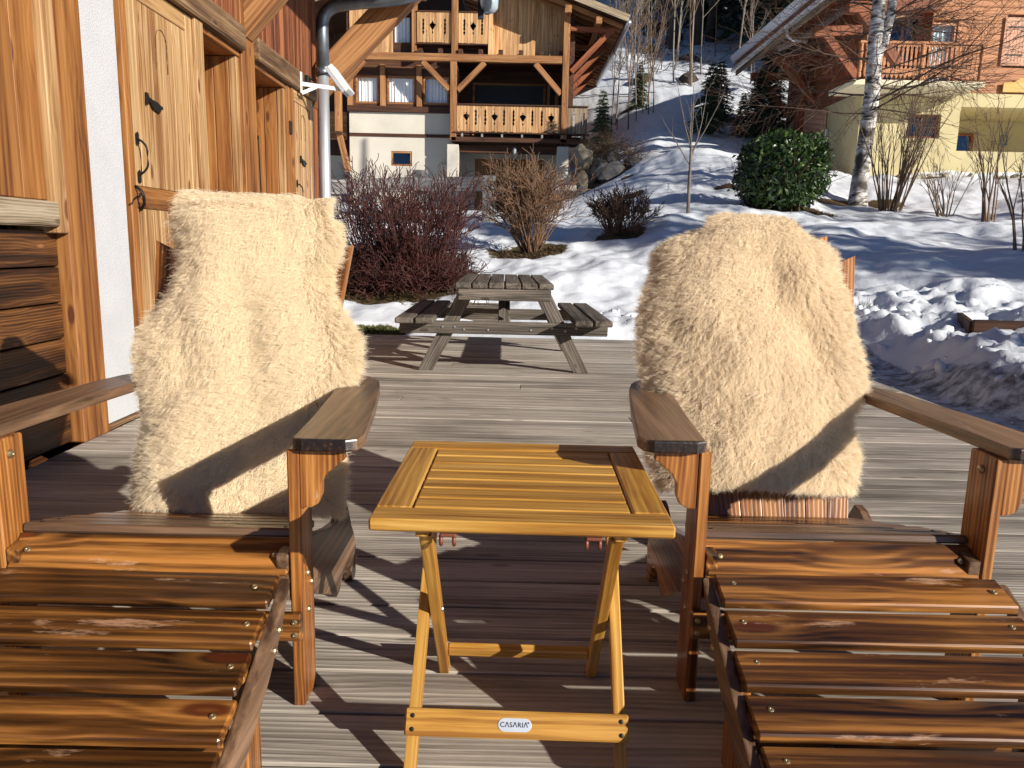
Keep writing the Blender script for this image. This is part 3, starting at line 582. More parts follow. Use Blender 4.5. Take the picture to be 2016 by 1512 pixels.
slab('deck_beam', CD, ch, (-2.06, 24.9, 4.08), (2.2, 25.08, 4.22), .008); slab('deck_edge', CD, ch, (-2.0, 24.86, 4.335), (2.22, 25.1, 4.375), .006); slab('balcony_floor', CD, ch, (-2.0, 25.1, 4.225), (2.15, 27, 4.30), .006)
for x in np.arange(-1.72, 2.2, .62): slab('joist', M['fence'], ch, (x - .03, 24.89, 4.225), (x + .03, 25.1, 4.33), .004)
for x0 in (-2.19, 1.25): slab('pillar', M['stucco'], ch, (x0, 24.98, 1.5), (x0 + .36, 25.4, 4.0), .01)
slab('low_wall', M['stucco'], ch, (-2.45, 25.3, 1.5), (-2.193, 25.6, 3.42), .01)
wallholes('garage_wall', M['stucco'], ch, -2.0, 1.7, 1.5, 4.08, 27.0, .25, [(-1.42, .93, 1.9, 3.8)])
slab('lintel', CD, ch, (-1.8, 25.3, 3.80), (1.24, 25.5, 4.02), .008); slab('spot_light', M['lamp_glass'], ch, (-.12, 25.17, 3.74), (-.03, 25.29, 3.98), .02)
gd = rectframe('garage_door', M['garage'], ch, -1.42, .93, 1.9, 3.8, 27.04, .08, .06)
for i in range(12): slab('plank', M['garage'], gd, (-1.34 + i * .1825, 27.06, 1.98), (-1.34 + i * .1825 + .18, 27.085, 3.72), .004)
slab('handle', M['iron'], gd, (-1.06, 27.0, 2.85), (-.98, 27.06, 2.93), .01)
# upper floor
wallholes('upper_wall', CD, ch, -5.4, 1.5, 6.66, 8.05, 25.62, .2, [(-3.97, -3.37, 7.05, 7.9), (-2.75, -2.15, 6.95, 7.95), (-1.85, -1.2, 6.95, 7.95)])
window(ch, -3.97, -3.37, 7.05, 7.9, 25.6, CD, .05); window(ch, -2.75, -2.15, 6.95, 7.95, 25.62, CD, .05, None, 'glass_dark'); window(ch, -1.85, -1.2, 6.95, 7.95, 25.62, CD, .05, None, 'glass_dark')
x = -5.3
while x < 1.3:
    wd = random.uniform(.11, .15)
    if not (-4.0 < x + wd / 2 < -.98): slab('siding_board', M['ch_pine'], ch, (x, 25.585, 6.66), (x + wd - .005, 25.615, crz(x + wd / 2 if x < RX else x + wd) - .03), .003)
    x += wd
slab('post', CB, ch, (-3.33, 25.3, 6.66), (-3.18, 25.6, 8.3), .01); slab('post', CPn, ch, (-.97, 25.3, 6.66), (-.83, 25.6, 8.3), .01)
balustrade(ch, -3.16, -2.11, 7.04, 7.92, 25.28, 11, CPn, {2: 'c', 5: 'h', 9: 'c'}); balustrade(ch, -1.89, -.98, 7.04, 7.92, 25.28, 10, CPn, {2: 'c', 5: 'h', 8: 'c'})
slab('handrail', CD, ch, (-3.17, 25.25, 7.922), (-2.105, 25.34, 7.96), .004); slab('handrail', CD, ch, (-1.895, 25.25, 7.922), (-.975, 25.34, 7.96), .004)
slab('balconet_floor', CD, ch, (-3.17, 25.25, 6.985), (-.98, 25.6, 7.03), .004)
for x in np.arange(-3.05, 1.3, .62): slab('joist_end', CD, ch, (x - .07, 25.12, 6.66), (x + .07, 25.58, 6.84), .01)
# gable roof: ridge along y
for sgn in (1, -1):
    r = poly('roof', M['ch_dark'], ch, [(0, 0), (10.4, 0), (10.4, 5.48), (0, 5.48)], .12, (0, 1, 0), (sgn, 0, -RS), (RX, 24.45, RZ), .01) if sgn < 0 else poly('roof', M['ch_dark'], ch, [(0, 0), (10.4, 0), (10.4, -5.48), (0, -5.48)], .12, (0, 1, 0), (-1, 0, RS), (RX, 24.45, RZ), .01)
    poly('verge_board', M['beam_grey'], ch, [(0, 0), (5.5, 0), (5.5, .2), (0, .2)], .04, (sgn, 0, -RS), (sgn * RS, 0, 1), (RX, 24.41 if sgn > 0 else 24.45, RZ - .02), .004)
    tube('gutter', M['zinc'], ch, [(RX + sgn * 5.24, 24.45, 7.53), (RX + sgn * 5.24, 29, 7.53), (RX + sgn * 5.24, 34.8, 7.53)], .065, 10)
for y in np.arange(24.8, 34.7, .5): board('rafter', CB, ch, (-1.9, y, crz(-1.9) - .085), (3.1, y, crz(3.1) - .085), .12, .1, (0, 0, 1), .005)
for x in (2.35, ): board('purlin', CB, ch, (x, 24.5, crz(x) - .25), (x, 34.5, crz(x) - .25), .2, .18, (0, 0, 1), .008)
board('purlin', CB, ch, (1.43, 24.5, crz(1.43) - .27), (1.43, 34.5, crz(1.43) - .27), .22, .2, (0, 0, 1), .008)
slab('side_wall', CD, ch, (1.5, 25.14, 4.1), (1.7, 34, 7.9), .01); slab('side_base', M['stucco'], ch, (1.5, 27.2, 1.5), (1.7, 32, 4.09), .01)
for y in (25.0, 27.2, 29.4, 31.6): board('eave_brace', M['rh_brown'], ch, (1.6, y, 6.2), (2.75, y, 7.4), .16, .14, (0, 0, 1), .008); board('tie_beam', M['rh_brown'], ch, (1.54, y, 7.45), (2.9, y, 7.42), .14, .12, (0, 0, 1), .008)
tube('gutter_outlet', M['zinc'], ch, [(3.24, 34.6, 7.5), (3.2, 34.65, 7.36), (2.9, 34.7, 7.28), (1.9, 34.75, 7.2), (1.8, 34.75, 7.0), (1.8, 34.75, 4)], .055, 10)
# ------------------------------------------------------------------ house with yellow base (right)
rh = thing('yellow_house', (10, 20.4, 2.9), 'pink larch and yellow stucco house behind the birch', 'house')
FW = 20.4
wallholes('wall', M['yellow'], rh, 8.62, 20, 2.4, 4.95, FW, .35, [(9.85, 10.68, 3.84, 4.42), (11.15, 20, 3.55, 4.62)])
slab('side_wall', M['yellow'], rh, (8.62, FW + .352, 2.4), (8.92, 30, 4.95), .01)
window(rh, 9.85, 10.68, 3.84, 4.42, FW + .12, M['rh_brown'], .06, None, 'glass_dark', 1)
slab('recess_wall', M['yellow'], rh, (11.1, FW + 2.2, 3.4), (20, FW + 2.4, 4.9), .01); slab('recess_floor', M['slabc'], rh, (11.15, FW + .351, 3.40), (20, FW + 2.2, 3.545), .005); slab('recess_ceiling', M['yellow'], rh, (11.1, FW + .351, 4.63), (20, FW + 2.2, 4.75), .005)
slab('recess_side', M['yellow'], rh, (10.9, FW + .352, 3.4), (11.15, FW + 2.2, 4.75), .005)
window(rh, 11.95, 12.75, 3.62, 4.3, FW + 2.1, M['rh_brown'], .08, None, 'glass_dark'); rectframe('notice_board', M['zinc_dark'], rh, 13.55, 13.75, 4.0, 4.28, FW + 2.17, .03, .02)
slab('balcony_slab', M['slabc'], rh, (7.9, 19.25, 4.86), (11.02, FW + .3, 4.985), .008)
z = 4.955
x0s, x1s = 8.62, 20
for i in range(26):
    z0 = 4.96 + i * .155
    if z0 > 8.9: break
    segs = [(x0s, x1s)]
    holes = [(9.05, 9.95, 5.1, 6.75), (10.15, 10.85, 4.98, 6.6), (12.05, 13.1, 5.72, 6.72)]
    for h in holes:
        if z0 + .15 > h[2] and z0 < h[3]:
            segs = [s for a, b in segs for s in ((a, min(b, h[0])), (max(a, h[1]), b)) if s[1] - s[0] > .02]
    for a, b in segs: slab('siding_board', M['rh_wood'], rh, (a, FW + .02 + random.uniform(-.003, .003), z0), (b, FW + .25, z0 + .150), .006)
window(rh, 9.05, 9.95, 5.1, 6.75, FW + .05, M['rh_pale'], .07, None, 'glass_dark', 1); window(rh, 10.15, 10.85, 4.98, 6.6, FW + .05, M['rh_pale'], .06, 'curtain_blue')
slab('open_shutter', M['rh_brown'], rh, (9.98, FW - .42, 5.25), (10.02, FW + .01, 6.95), .005)
wsh = rectframe('shuttered_window', M['rh_pale'], rh, 11.98, 13.15, 5.62, 6.74, FW - .03, .08, .1)
for s in range(2):
    for i in range(6): slab('plank', M['rh_pale'], wsh, (12.06 + s * .51 + i * .083, FW - .02, 5.7), (12.06 + s * .51 + i * .083 + .08, FW + .01, 6.66), .004)
    for z in (5.85, 6.5): slab('hinge_strap', M['iron'], wsh, (12.05 + s * .51, FW - .028, z), (12.5 + s * .51, FW - .022, z + .035), .001)
sg = poly('name_board', M['sign_wood'], rh, [(0, 0), (1.1, 0), (1.1, .22), (.85, .24), (.7, .33), (.4, .33), (.25, .24), (0, .22)], .04, (1, 0, 0), (0, 0, 1), (12.1, FW - .03, 4.98), .006)
# balcony rail with turned posts and fretted balusters
nB = 26; bx0, bx1 = 8.15, 10.86; dxb = (bx1 - bx0) / nB; zB = 5.02
def fret(z):
    u = z - zB
    return bump_(u, .52, .2, .028) + bump_(u, .28, .045, .03) + (max(0, (.10 - u)) * .5 if u < .1 else 0) + bump_(u, .70, .03, .02)
for i in range(nB): strip_board('baluster', M['rh_wood'], rh, bx0 + dxb * i + .002, bx0 + dxb * (i + 1) - .002, zB + .0, 5.80, 19.31, .03, fret, fret, 22)
slab('handrail', M['rh_wood'], rh, (8.0, 19.27, 5.802), (11.0, 19.39, 5.86), .006)
for x in (8.05, 9.5, 10.91):
    zz = np.linspace(4.99, 5.80, 15); rr = [.05, .05, .055, .04, .055, .06, .055, .045, .04, .045, .055, .06, .045, .05, .05]
    tube('turned_post', M['rh_wood'], rh, [(x, 19.325, z) for z in zz], rr, 8)
# roof along y with eave over the side wall
def rrz(x): return 6.70 + (x - 7.0) * .42
rr_ = poly('roof', M['rh_brown'], rh, [(0, 0), (9.2, 0), (9.2, -7.2), (0, -7.2)], .16, (0, 1, 0), (-1, 0, -.42), (7.0, 17.2, 6.70), .01)
poly('roof_snow', M['snow_plain'], rr_, [(.02, -.02), (9.15, -.02), (9.15, -7.2), (.02, -7.2)], .26, (0, 1, 0), (-1, 0, -.42), (7.02 - .16, 17.2, 6.70 + .14), .07)
tube('gutter', M['zinc'], rh, [(6.92, 17.2, 6.66), (6.92, 20, 6.66), (6.92, 26.4, 6.66)], .07, 10)
board('fascia', M['beam_grey'], rh, (7.03, 17.2, 6.60), (7.03, 26.4, 6.60), .2, .04, (0, 0, 1), .004)
tube('gutter_outlet', M['zinc'], rh, [(6.95, 21.4, 6.62), (6.97, 21.4, 6.45), (7.1, 21.4, 6.36), (7.5, 21.4, 6.34)], .05, 8)
for y in (18.6, 20.6, 23.6, 25.8): board('tie_beam', M['rh_brown'], rh, (7.35, y, 6.35), (9.4, y, 6.45), .24, .2, (0, 0, 1), .01); board('eave_brace', M['rh_brown'], rh, (8.6, y, 5.2), (7.6, y, 6.35), .2, .18, (0, 0, 1), .01)
slab('upper_side_wall', M['rh_brown'], rh, (8.62, FW + .26, 4.96), (8.9, 26, 7.2), .01)
poly('gable_fringe', M['rh_brown'], rh, [(x, -.12 - .05 * abs(math.sin(x * 5.5))) for x in np.arange(0, 7.01, .1)] + [(7, .12), (0, .12)], .03, (1, 0, .42), (0, 0, 1), (7.05, 17.16, 6.62), 0)
slab('porch_post', M['rh_brown'], rh, (8.28, 24.0, 2.8), (8.5, 24.25, 6.6), .01); slab('drain_pipe', M['zinc'], rh, (8.52, 22.3, 2.9), (8.6, 22.38, 4.3), .02)
for i in range(14): board('porch_board', M['rh_pale'], rh, (8.58, 22.5, 2.95 + i * .14), (8.5, 23.98, 3.25 + i * .14), .13, .03, (0, 0, 1), .004)
# ------------------------------------------------------------------ plants
def rv(s): return V((random.gauss(0, s), random.gauss(0, s), random.gauss(0, s)))
def grow(out, p, d, L, r, depth, kids=4, spread=40, wig=.12, up=.05, n=6, shrink=.6, t0=.35, rmin=.002):
    p, d = V(p), V(d).normalized(); pts = [p[:]]; rad = [r]; q = p.copy(); dd = d.copy(); st = L / (n - 1); dirs = [d]
    for i in range(1, n):
        dd = (dd + rv(wig) + V((0, 0, up))).normalized(); q = q + dd * st; pts.append(q[:]); rad.append(max(rmin, r * (1 - .75 * i / (n - 1)))); dirs.append(dd)
    out.append((pts, rad))
    if depth > 0:
        for k in range(kids):
            t = t0 + (1 - t0) * (k + random.random()) / kids; i = min(n - 1, max(1, int(t * (n - 1) + .5)))
            ax = dirs[i].cross(rv(1)).normalized(); nd = Matrix.Rotation(R(spread * random.uniform(.6, 1.3)), 3, ax) @ dirs[i]
            grow(out, pts[i], nd, L * shrink * random.uniform(.6, 1.2) * (1.15 - .5 * t), max(rmin, rad[i] * .6), depth - 1, kids, spread, wig, up, n, shrink, t0, rmin)
def tmesh(name, paths, mat, sides=4): v, f = tubes(paths, sides); return npmesh(name, v, f, mat, True)
def shrub(name, x, y, label, cat, mat, stems, height_, spread_r, base_r, r, depth, kids, sides=4, droop=.0, group=None, zoff=-.05, lean=(0, 0), spreadang=28, wig=.1, rmin=.003):
    z = H1(x, y) + zoff; t = thing(name, (x, y, z), label, cat, group); out = []
    for i in range(stems):
        a = random.uniform(0, 6.283); rr = base_r * math.sqrt(random.random()); q = math.sqrt(random.random())
        tilt = q * spread_r / height_
        d = V((math.cos(a) * tilt + lean[0], math.sin(a) * tilt + lean[1], 1))
        L = height_ * random.uniform(.72, 1.08) / 1.0
        grow(out, (x + math.cos(a) * rr, y + math.sin(a) * rr, z), d, L, r * random.uniform(.6, 1.1), depth, kids, spreadang, wig, .04 - droop, shrink=.5, rmin=rmin)
    obj('branches', tmesh('branches', out, mat, sides), t); return t
red = shrub('dogwood_shrub', -1.45, 10.5, 'bushy dark red twigged dogwood shrub behind the cream chair', 'shrub', M['twig_red'], 120, 1.22, .5, .58, .011, 2, 4, 4, spreadang=30, wig=.13, rmin=.0042)
out = []
for i in range(800):
    a = random.uniform(0, 6.28); q = math.sqrt(random.random()); p = V((-1.5 + math.cos(a) * .95 * q, 10.5 + math.sin(a) * .8 * q, 0)); p.z = H1(p.x, p.y) + random.uniform(0, .1)
    grow(out, p, V((random.gauss(0, .8), random.gauss(0, .8), .8)), random.uniform(.35, .8) * (1.1 - .6 * q), .008, 1, 5, 50, .25, -.02, rmin=.004)
obj('undergrowth', tmesh('undergrowth', out, M['twig_red'], 3), red)
shrub('clipped_shrub', .25, 12.3, 'clipped brown vase shaped shrub right of the grey fence post', 'shrub', M['twig_brown'], 95, 1.18, .85, .14, .012, 2, 5, 4, spreadang=36, wig=.13, rmin=.0042)
shrub('low_shrub', 1.75, 13.1, 'small low brown shrub in the snow between the chairs', 'shrub', M['twig_dark'], 110, .6, .45, .24, .009, 2, 4, 4, spreadang=34, wig=.14, rmin=.004)
# stones with drooping juniper
bw = thing('boulder_wall', (2.3, 21.8, 2.2), 'dark boulder retaining wall beside the chalet pillar', 'stone wall')
def rock(name, parent, c, s, mat, sub=2, seed=0, rough=.35):
    bm = bmesh.new(); bmesh.ops.create_icosphere(bm, subdivisions=sub, radius=1)
    for v in bm.verts:
        n = noise.fractal(v.co * 1.1 + V((seed * 7.1, seed * 3.3, 0)), 1, 2, 3); v.co = v.co * (1 + rough * n); v.co = V((v.co.x * s[0], v.co.y * s[1], v.co.z * s[2]))
    me = bpy.data.meshes.new(name); bm.to_mesh(me); bm.free(); me.materials.append(mat)
    return obj(name, me, parent, Matrix.Translation(V(c)) @ Matrix.Rotation(seed * 1.7, 4, 'Z'))
for i, (x, z, s) in enumerate([(1.75, 3.3, .38), (1.8, 2.75, .36), (2.2, 2.45, .34), (2.55, 2.9, .4), (2.2, 3.0, .34), (2.95, 2.75, .33), (2.7, 2.4, .3), (3.15, 2.45, .28), (3.2, 3.1, .34), (2.6, 3.3, .3), (1.7, 2.3, .35)]):
    rock('boulder', bw, (x, 21.7 + random.uniform(-.15, .2), z), (s, s * .8, s * .85), M['stone_tan'] if i < 2 else M['stone'], 2, i + 1)
jn = thing('juniper_shrub', (2.6, 21.9, 3.3), 'brown dried creeping shrub draped over the boulder wall', 'shrub'); out = []
for i in range(260):
    x = random.uniform(1.8, 3.4); p = V((x, 21.75 + random.uniform(-.2, .5), 3.45 + .25 * math.sin(x * 3) + random.uniform(-.25, .1)))
    grow(out, p, V((random.gauss(0, .6), -.5 + random.gauss(0, .5), random.uniform(-.1, .8))), random.uniform(.35, .65), .009, 1, 6, 45, .2, -.08)
obj('branches', tmesh('branches', out, M['twig_dark'], 3), jn)
# sapling and birch
sx, sy = 2.94, 13.5; sp_ = thing('sapling', (sx, sy, H1(sx, sy)), 'slim bare sapling standing in the snow left of the round laurel', 'tree'); out = []
grow(out, (sx, sy, H1(sx, sy) - .05), (-.03, 0, 1), 1.15, .028, 0, n=6, wig=.02); top = out[0][0][-1]; out[0] = (out[0][0], [.034, .03, .028, .026, .025, .024])
for a, L in ((-.9, 1.0), (-.35, 1.2), (0, 1.6), (.25, 1.3), (.6, 1.15), (.12, 1.2), (-.12, 1.0)): grow(out, (top[0], top[1], top[2] - random.uniform(0, .35)), V((a * .8, random.uniform(-.3, .3), 1)), L * .95, .013, 1, 3, 26, .05, .04, shrink=.4)
obj('trunk', tmesh('trunk', out[:1], M['bark_grey'], 8), sp_); obj('branches', tmesh('branches', out[1:], M['bark_grey'], 5), sp_)
bx, by = 6.9, 16.0; bz = H1(bx, by); bi = thing('birch_tree', (bx, by, bz), 'white barked birch tree in front of the yellow house', 'tree')
tp = np.array([(bx, by, bz - .15), (bx - .02, by, bz + .15), (bx + .02, by, bz + 1.1), (bx + .06, by, bz + 2.2), (bx + .02, by, bz + 3.2), (bx + .03, by, bz + 4.4), (bx + .05, by, bz + 5.6), (bx + .1, by, bz + 8)])
obj('trunk', npmesh('trunk', *tubes([(tp, np.array([.23, .175, .15, .145, .135, .115, .10, .06]))], 14), M['birch'], True), bi)
st = np.array([(bx + .04, by, bz + 2.75), (bx + .17, by - .05, bz + 3.05), (bx + .25, by - .05, bz + 3.6), (bx + .3, by, bz + 4.8), (bx + .38, by, bz + 7)])
obj('second_stem', npmesh('second_stem', *tubes([(st, np.array([.09, .085, .08, .07, .04]))], 10), M['birch'], True), bi)
out = []; thick = []
random.seed(21)
for i in range(80):
    t = random.random(); hz = 1.7 + 4.6 * t; p = V((bx + .03 + .01 * hz, by, bz + hz)); a = random.uniform(0, 6.283)
    L = random.uniform(1.4, 2.6) * (1.15 - .3 * t); d = V((math.cos(a), math.sin(a) * .8, random.uniform(-.15, .45)))
    grow(out, p, d, L, random.uniform(.010, .024), 2, 7, 38, .1, .0, shrink=.55, t0=.2, rmin=.003)
obj('branches', tmesh('branches', out, M['twig_dark'], 4), bi)
# multi-stemmed shrubs on the right
for (x, y, lab, st_, h_, sr, br, seed) in ((7.06, 15.0, 'tall pruned many stemmed shrub right of the birch trunk', 34, 2.0, .62, .2, 3), (7.62, 14.0, 'short forked bare shrub beside the tall pruned one', 13, .95, .6, .16, 4), (7.5, 12.5, 'thin upright bare shrub near the snowy house front', 9, 1.55, .25, .15, 5), (6.5, 10.05, 'bare twig shrub cut by the photo edge at right', 8, 1.35, .3, .15, 6)):
    random.seed(seed); shrub('pruned_shrub', x, y, lab, 'shrub', M['twig_tan'], st_, h_, sr, br, .017, 2, 3, 5, spreadang=22, wig=.07, group='bare pruned shrubs by the yellow house')
# round laurel
lx, ly = 4.83, 14.5; lz = H1(lx, ly); la = thing('laurel_bush', (lx, ly, lz), 'round clipped evergreen laurel bush with glossy leaves', 'bush')
n = 9000; rg = np.random.default_rng(5); u = rg.normal(size=(n, 3)); u /= np.linalg.norm(u, axis=1, keepdims=True)
e = 3.2; sup = 1 / (np.abs(u[:, 0]) ** e + np.abs(u[:, 1]) ** e + np.abs(u[:, 2]) ** e) ** (1 / e)
rad = sup * (1 - .42 * rg.random(n) ** 2.0) * (1 + .05 * rg.normal(size=n)) * np.array([1 + .14 * noise.fractal(V(q_) * 2.2, 1, 2, 3) for q_ in u])
c = np.c_[lx + u[:, 0] * rad * .73, ly + u[:, 1] * rad * .72, lz + .68 + u[:, 2] * rad * .64]
ln_ = rg.uniform(.08, .14, n); wd = ln_ * rg.uniform(.30, .42, n)
d = u * .5 + rg.normal(size=(n, 3)) * .6 + np.array([0, 0, -.1]); d /= np.linalg.norm(d, axis=1, keepdims=True)
sd = np.cross(d, u + rg.normal(size=(n, 3)) * .5); sd /= np.linalg.norm(sd, axis=1, keepdims=True) + 1e-9; nn = np.cross(sd, d)
q = lambda a, b, k: c + d * (ln_ * a)[:, None] + sd * (wd * b)[:, None] + nn * (ln_ * k)[:, None]
vv = np.stack([q(-.5, 0, 0), q(0, -.5, .06), q(.5, 0, -.06), q(0, .5, .06)], 1).reshape(-1, 3)
obj('foliage', npmesh('foliage', vv, np.arange(4 * n).reshape(n, 4), M['laurel']), la)
out = []
for i in range(40): grow(out, (lx + random.gauss(0, .15), ly + random.gauss(0, .15), lz - .05), V((random.gauss(0, .5), random.gauss(0, .5), 1)), 1.1, .02, 1, 4, 35)
obj('stems', tmesh('stems', out, M['twig_dark'], 4), la)
# spruces
def spruce_mesh(h, rad_, whorls, nb, blades, blen, seed, mat, droop=.25):
    rg = np.random.default_rng(seed); vv = []; ff = []; cnt = 0; paths = [(np.array([(0, 0, -.1), (0, 0, h * .33), (0, 0, h * .66), (0, 0, h)]), np.array([h * .016, h * .012, h * .008, .004]))]
    for i in range(whorls):
        t = (i + .5) / whorls; z = h * (.04 + .95 * t); L = rad_ * (1 - t) ** .85 * rg.uniform(.8, 1.1) + .04 * rad_
        for k in range(nb):
            a = rg.uniform(0, 6.283); l = L * rg.uniform(.6, 1.15); dirv = np.array([math.cos(a), math.sin(a), 0])
            ts = np.linspace(0, 1, 6); pts = dirv * (l * ts)[:, None] + np.array([0, 0, 1.]) * (z + (.28 * ts - (.28 + droop) * ts ** 1.6) * l * .8 + rg.normal(0, .01 * h))[:, None] * 1.0
            pts = np.c_[dirv[0] * l * ts, dirv[1] * l * ts, z + (.25 * ts - (.25 + droop) * ts ** 1.7) * l]
            paths.append((pts, np.linspace(.008, .002, 6) * max(h / 3, .6)))
            nbld = max(4, int(blades * l / rad_)); tt = rg.random(nbld) ** .8
            base = np.stack([np.interp(tt, ts, pts[:, j]) for j in range(3)], 1)
            side = np.array([-dirv[1], dirv[0], 0]); sgn = rg.choice([-1, 1], nbld)
            dd = dirv * rg.uniform(.3, 1., nbld)[:, None] + side * (sgn * rg.uniform(.2, 1., nbld))[:, None] + np.array([0, 0, 1]) * rg.normal(-.05, .35, nbld)[:, None]
            dd /= np.linalg.norm(dd, axis=1, keepdims=True); ln = blen * rg.uniform(.5, 1.3, nbld) * (1.1 - .5 * tt)
            ww = np.cross(dd, rg.normal(size=(nbld, 3))); ww /= np.linalg.norm(ww, axis=1, keepdims=True); w_ = ln * .16
            tri = np.stack([base - ww * w_[:, None] * .5, base + ww * w_[:, None] * .5 + dd * ln[:, None] * .15, base + dd * ln[:, None], base - ww * w_[:, None] * .8 + dd * ln[:, None] * .35], 1)
            vv.append(tri.reshape(-1, 3)); m = nbld; ff.append(np.arange(cnt, cnt + 4 * m).reshape(m, 4)); cnt += 4 * m
    return npmesh('foliage', np.concatenate(vv), np.concatenate(ff), mat), npmesh('trunk', *tubes(paths, 4), M['bark_dark'], True)
SPm = [spruce_mesh(2.2, .75, 17, 14, 60, .16, 1, M['needle']), spruce_mesh(2.2, .62, 17, 13, 55, .15, 2, M['needle_lit']), spruce_mesh(14, 3.0, 40, 9, 42, .6, 3, M['needle'], .4), spruce_mesh(14, 3.4, 34, 10, 40, .7, 4, M['needle'], .45)]
def spruce(k, x, y, s, label, group=None, rot=0, z=None):
    t = thing('spruce_tree', (x, y, H1(x, y) if z is None else z), label, 'tree', group); Mx = Matrix.Translation(V((x, y, H1(x, y) if z is None else z))) @ Matrix.Rotation(rot, 4, 'Z') @ Matrix.Scale(s, 4)
    obj('foliage', SPm[k][0], t, Mx); obj('trunk', SPm[k][1], t, Mx)
spruce(1, 2.5, 23.8, .86, 'small green spruce at the end of the chalet balcony', z=3.6)
spruce(1, 4.4, 29.5, .75, 'little pale spruce among saplings on the snowy slope', rot=2)
for i, (x, y, s, lab) in enumerate(((5.75, 24.2, .95, 'broad dark young spruce standing nearest the bare sapling'), (6.95, 25, .6, 'lowest dark young spruce in the shaded snow gap'), (7.35, 24.8, .95, 'dark young spruce just left of the house eave'), (8.1, 26.2, 1.2, 'dark young spruce behind the porch of the yellow house'), (6.6, 26.6, .9, 'dark young spruce at the back of the row by the house'))): spruce(0, x, y, s, lab, 'young spruces by the house', i * 1.3)
for i, (x, y, s) in enumerate(((11.5, 38, 1.), (14, 36, 1.1), (16.5, 40, 1.2), (13, 46, 1.25), (19, 36, 1.1), (10.2, 52, 1.1), (17, 50, 1.3), (21, 44, 1.2), (24, 38, 1.2), (25, 30, 1.1), (-1, 60, 1.2), (4, 66, 1.2), (8, 68, 1.2), (28, 34, 1.1), (12, 60, 1.2), (21.5, 27, 1.25), (23.5, 24, 1.3), (26, 27, 1.4), (19.5, 32, 1.2), (29, 22, 1.4), (32, 28, 1.4), (22, 32, 1.3), (34, 22, 1.3), (9.5, 44, 1.), (15.2, 33, .9), (12.6, 33.5, .8), (11.2, 35, .7), (7.4, 58, 1.1), (10.5, 62, 1.2), (5.5, 62, 1.1), (9.3, 41, .55))):
    spruce(2 + i % 2, x, y, s, 'tall dark spruce of the forest on the hillside', 'forest spruces on the hill', i * 2.1)
# bare trees on the slope
TV = []
for s_ in range(5):
    random.seed(50 + s_); out = []
    grow(out, (0, 0, -.15), (random.gauss(0, .04), random.gauss(0, .04), 1), 6.5, .035, 2, 9, 32, .045, .06, n=7, shrink=.28, t0=.25, rmin=.007); TV.append(tmesh('bare_sapling', out, (M['bark_pale'], M['twig_tan'], M['bark_grey'])[s_ % 3], 4))
for s_ in range(2):
    random.seed(70 + s_); out = []
    grow(out, (0, 0, -.3), (random.gauss(0, .03), 0, 1), 16, .26, 2, 16, 48, .03, .03, n=9, shrink=.3, t0=.14, rmin=.012); TV.append(tmesh('bare_tree', out, M['bark_dark'], 6))
random.seed(99)
def bare(name, k, x, y, s, label, group):
    o = obj(name, TV[k], None, Matrix.Translation(V((x, y, H1(x, y)))) @ Matrix.Rotation(random.uniform(0, 6.28), 4, 'Z') @ Matrix.Scale(s, 4)); tag(o, label, 'tree', group)
for i in range(20): y = random.uniform(27, 36); bare('bare_sapling', random.randrange(5), 3.1 + random.random() * 1.7 + (y - 27) * .11, y, random.uniform(.5, .95), 'slender bare sapling in the thicket beside the chalet roof', 'saplings beside the chalet')
for i in range(18): y = random.uniform(27, 50); bare('bare_sapling', random.randrange(5), y * random.uniform(.17, .3), y, random.uniform(.6, 1.3), 'slender bare sapling on the open snowy slope', 'saplings on the slope')
for x, y, s in ((6.1, 32, 1.0), (6.4, 33.5, .9), (6.7, 31.5, 1.05)): bare('bare_sapling', 0, x, y, s * 1.3, 'pale stem of the tall thin clump above the young spruces', 'pale stem clump')
for x, y, s in ((7.1, 38, 1.), (8.3, 38.5, 1.15), (9.0, 39, .9), (12, 42, 1.), (6.0, 48, 1.), (10, 50, 1.), (7.8, 56, 1.1), (13.5, 54, 1.), (4, 50, 1.), (15, 44, .9), (5.4, 42, .6), (3.4, 44, .8), (6.6, 43, .7), (9.6, 45, .8), (7.5, 47, .9), (11, 46, .8), (4.8, 55, .9), (8.8, 60, 1.)): bare('bare_tree', 5 + random.randrange(2), x, y, s, 'dark bare forest tree trunk high on the slope', 'forest trees on the slope')
# trees beyond the frame that stripe the snow with shade
for x, y, s in ((14.5, 3.6, .62), (17.0, 1.2, .7), (20.5, 3.0, .8), (27, 14, 1.)): bare('bare_tree', 5 + random.randrange(2), x, y, s, 'bare garden tree right of the view shading the snow', 'garden trees outside the view')
spruce(2, 12.4, 4.4, .55, 'garden spruce beyond the photo edge shading the snow', rot=1.)
spruce(0, 8.3, 2.5, 1.25, 'low garden spruce beyond the photo edge beside the snowbank', rot=.4)
# fallen brush
random.seed(31); br_ = thing('brush', (7, 34, 8), 'scattered dark fallen branches on the upper slope', kind='stuff'); out = []
for i in range(150):
    y = random.uniform(31, 46); x = y * random.uniform(.14, .3); grow(out, (x, y, H1(x, y) + .05), (random.gauss(0, 1), random.gauss(0, .5), random.uniform(0, .25)), random.uniform(.5, 1.6), .022, 1, 5, 35, .15, -.03)
obj('branches', tmesh('branches', out, M['bark_dark'], 3), br_)
for i in range(9): y = random.uniform(32, 44); x = y * random.uniform(.15, .215); tag(rock('rock', None, (x, y, H1(x, y)), (.5, .4, .28), M['bark_dark'], 2, i + 30), 'dark rock poking through snow on the slope', 'rock', 'rocks on the slope')
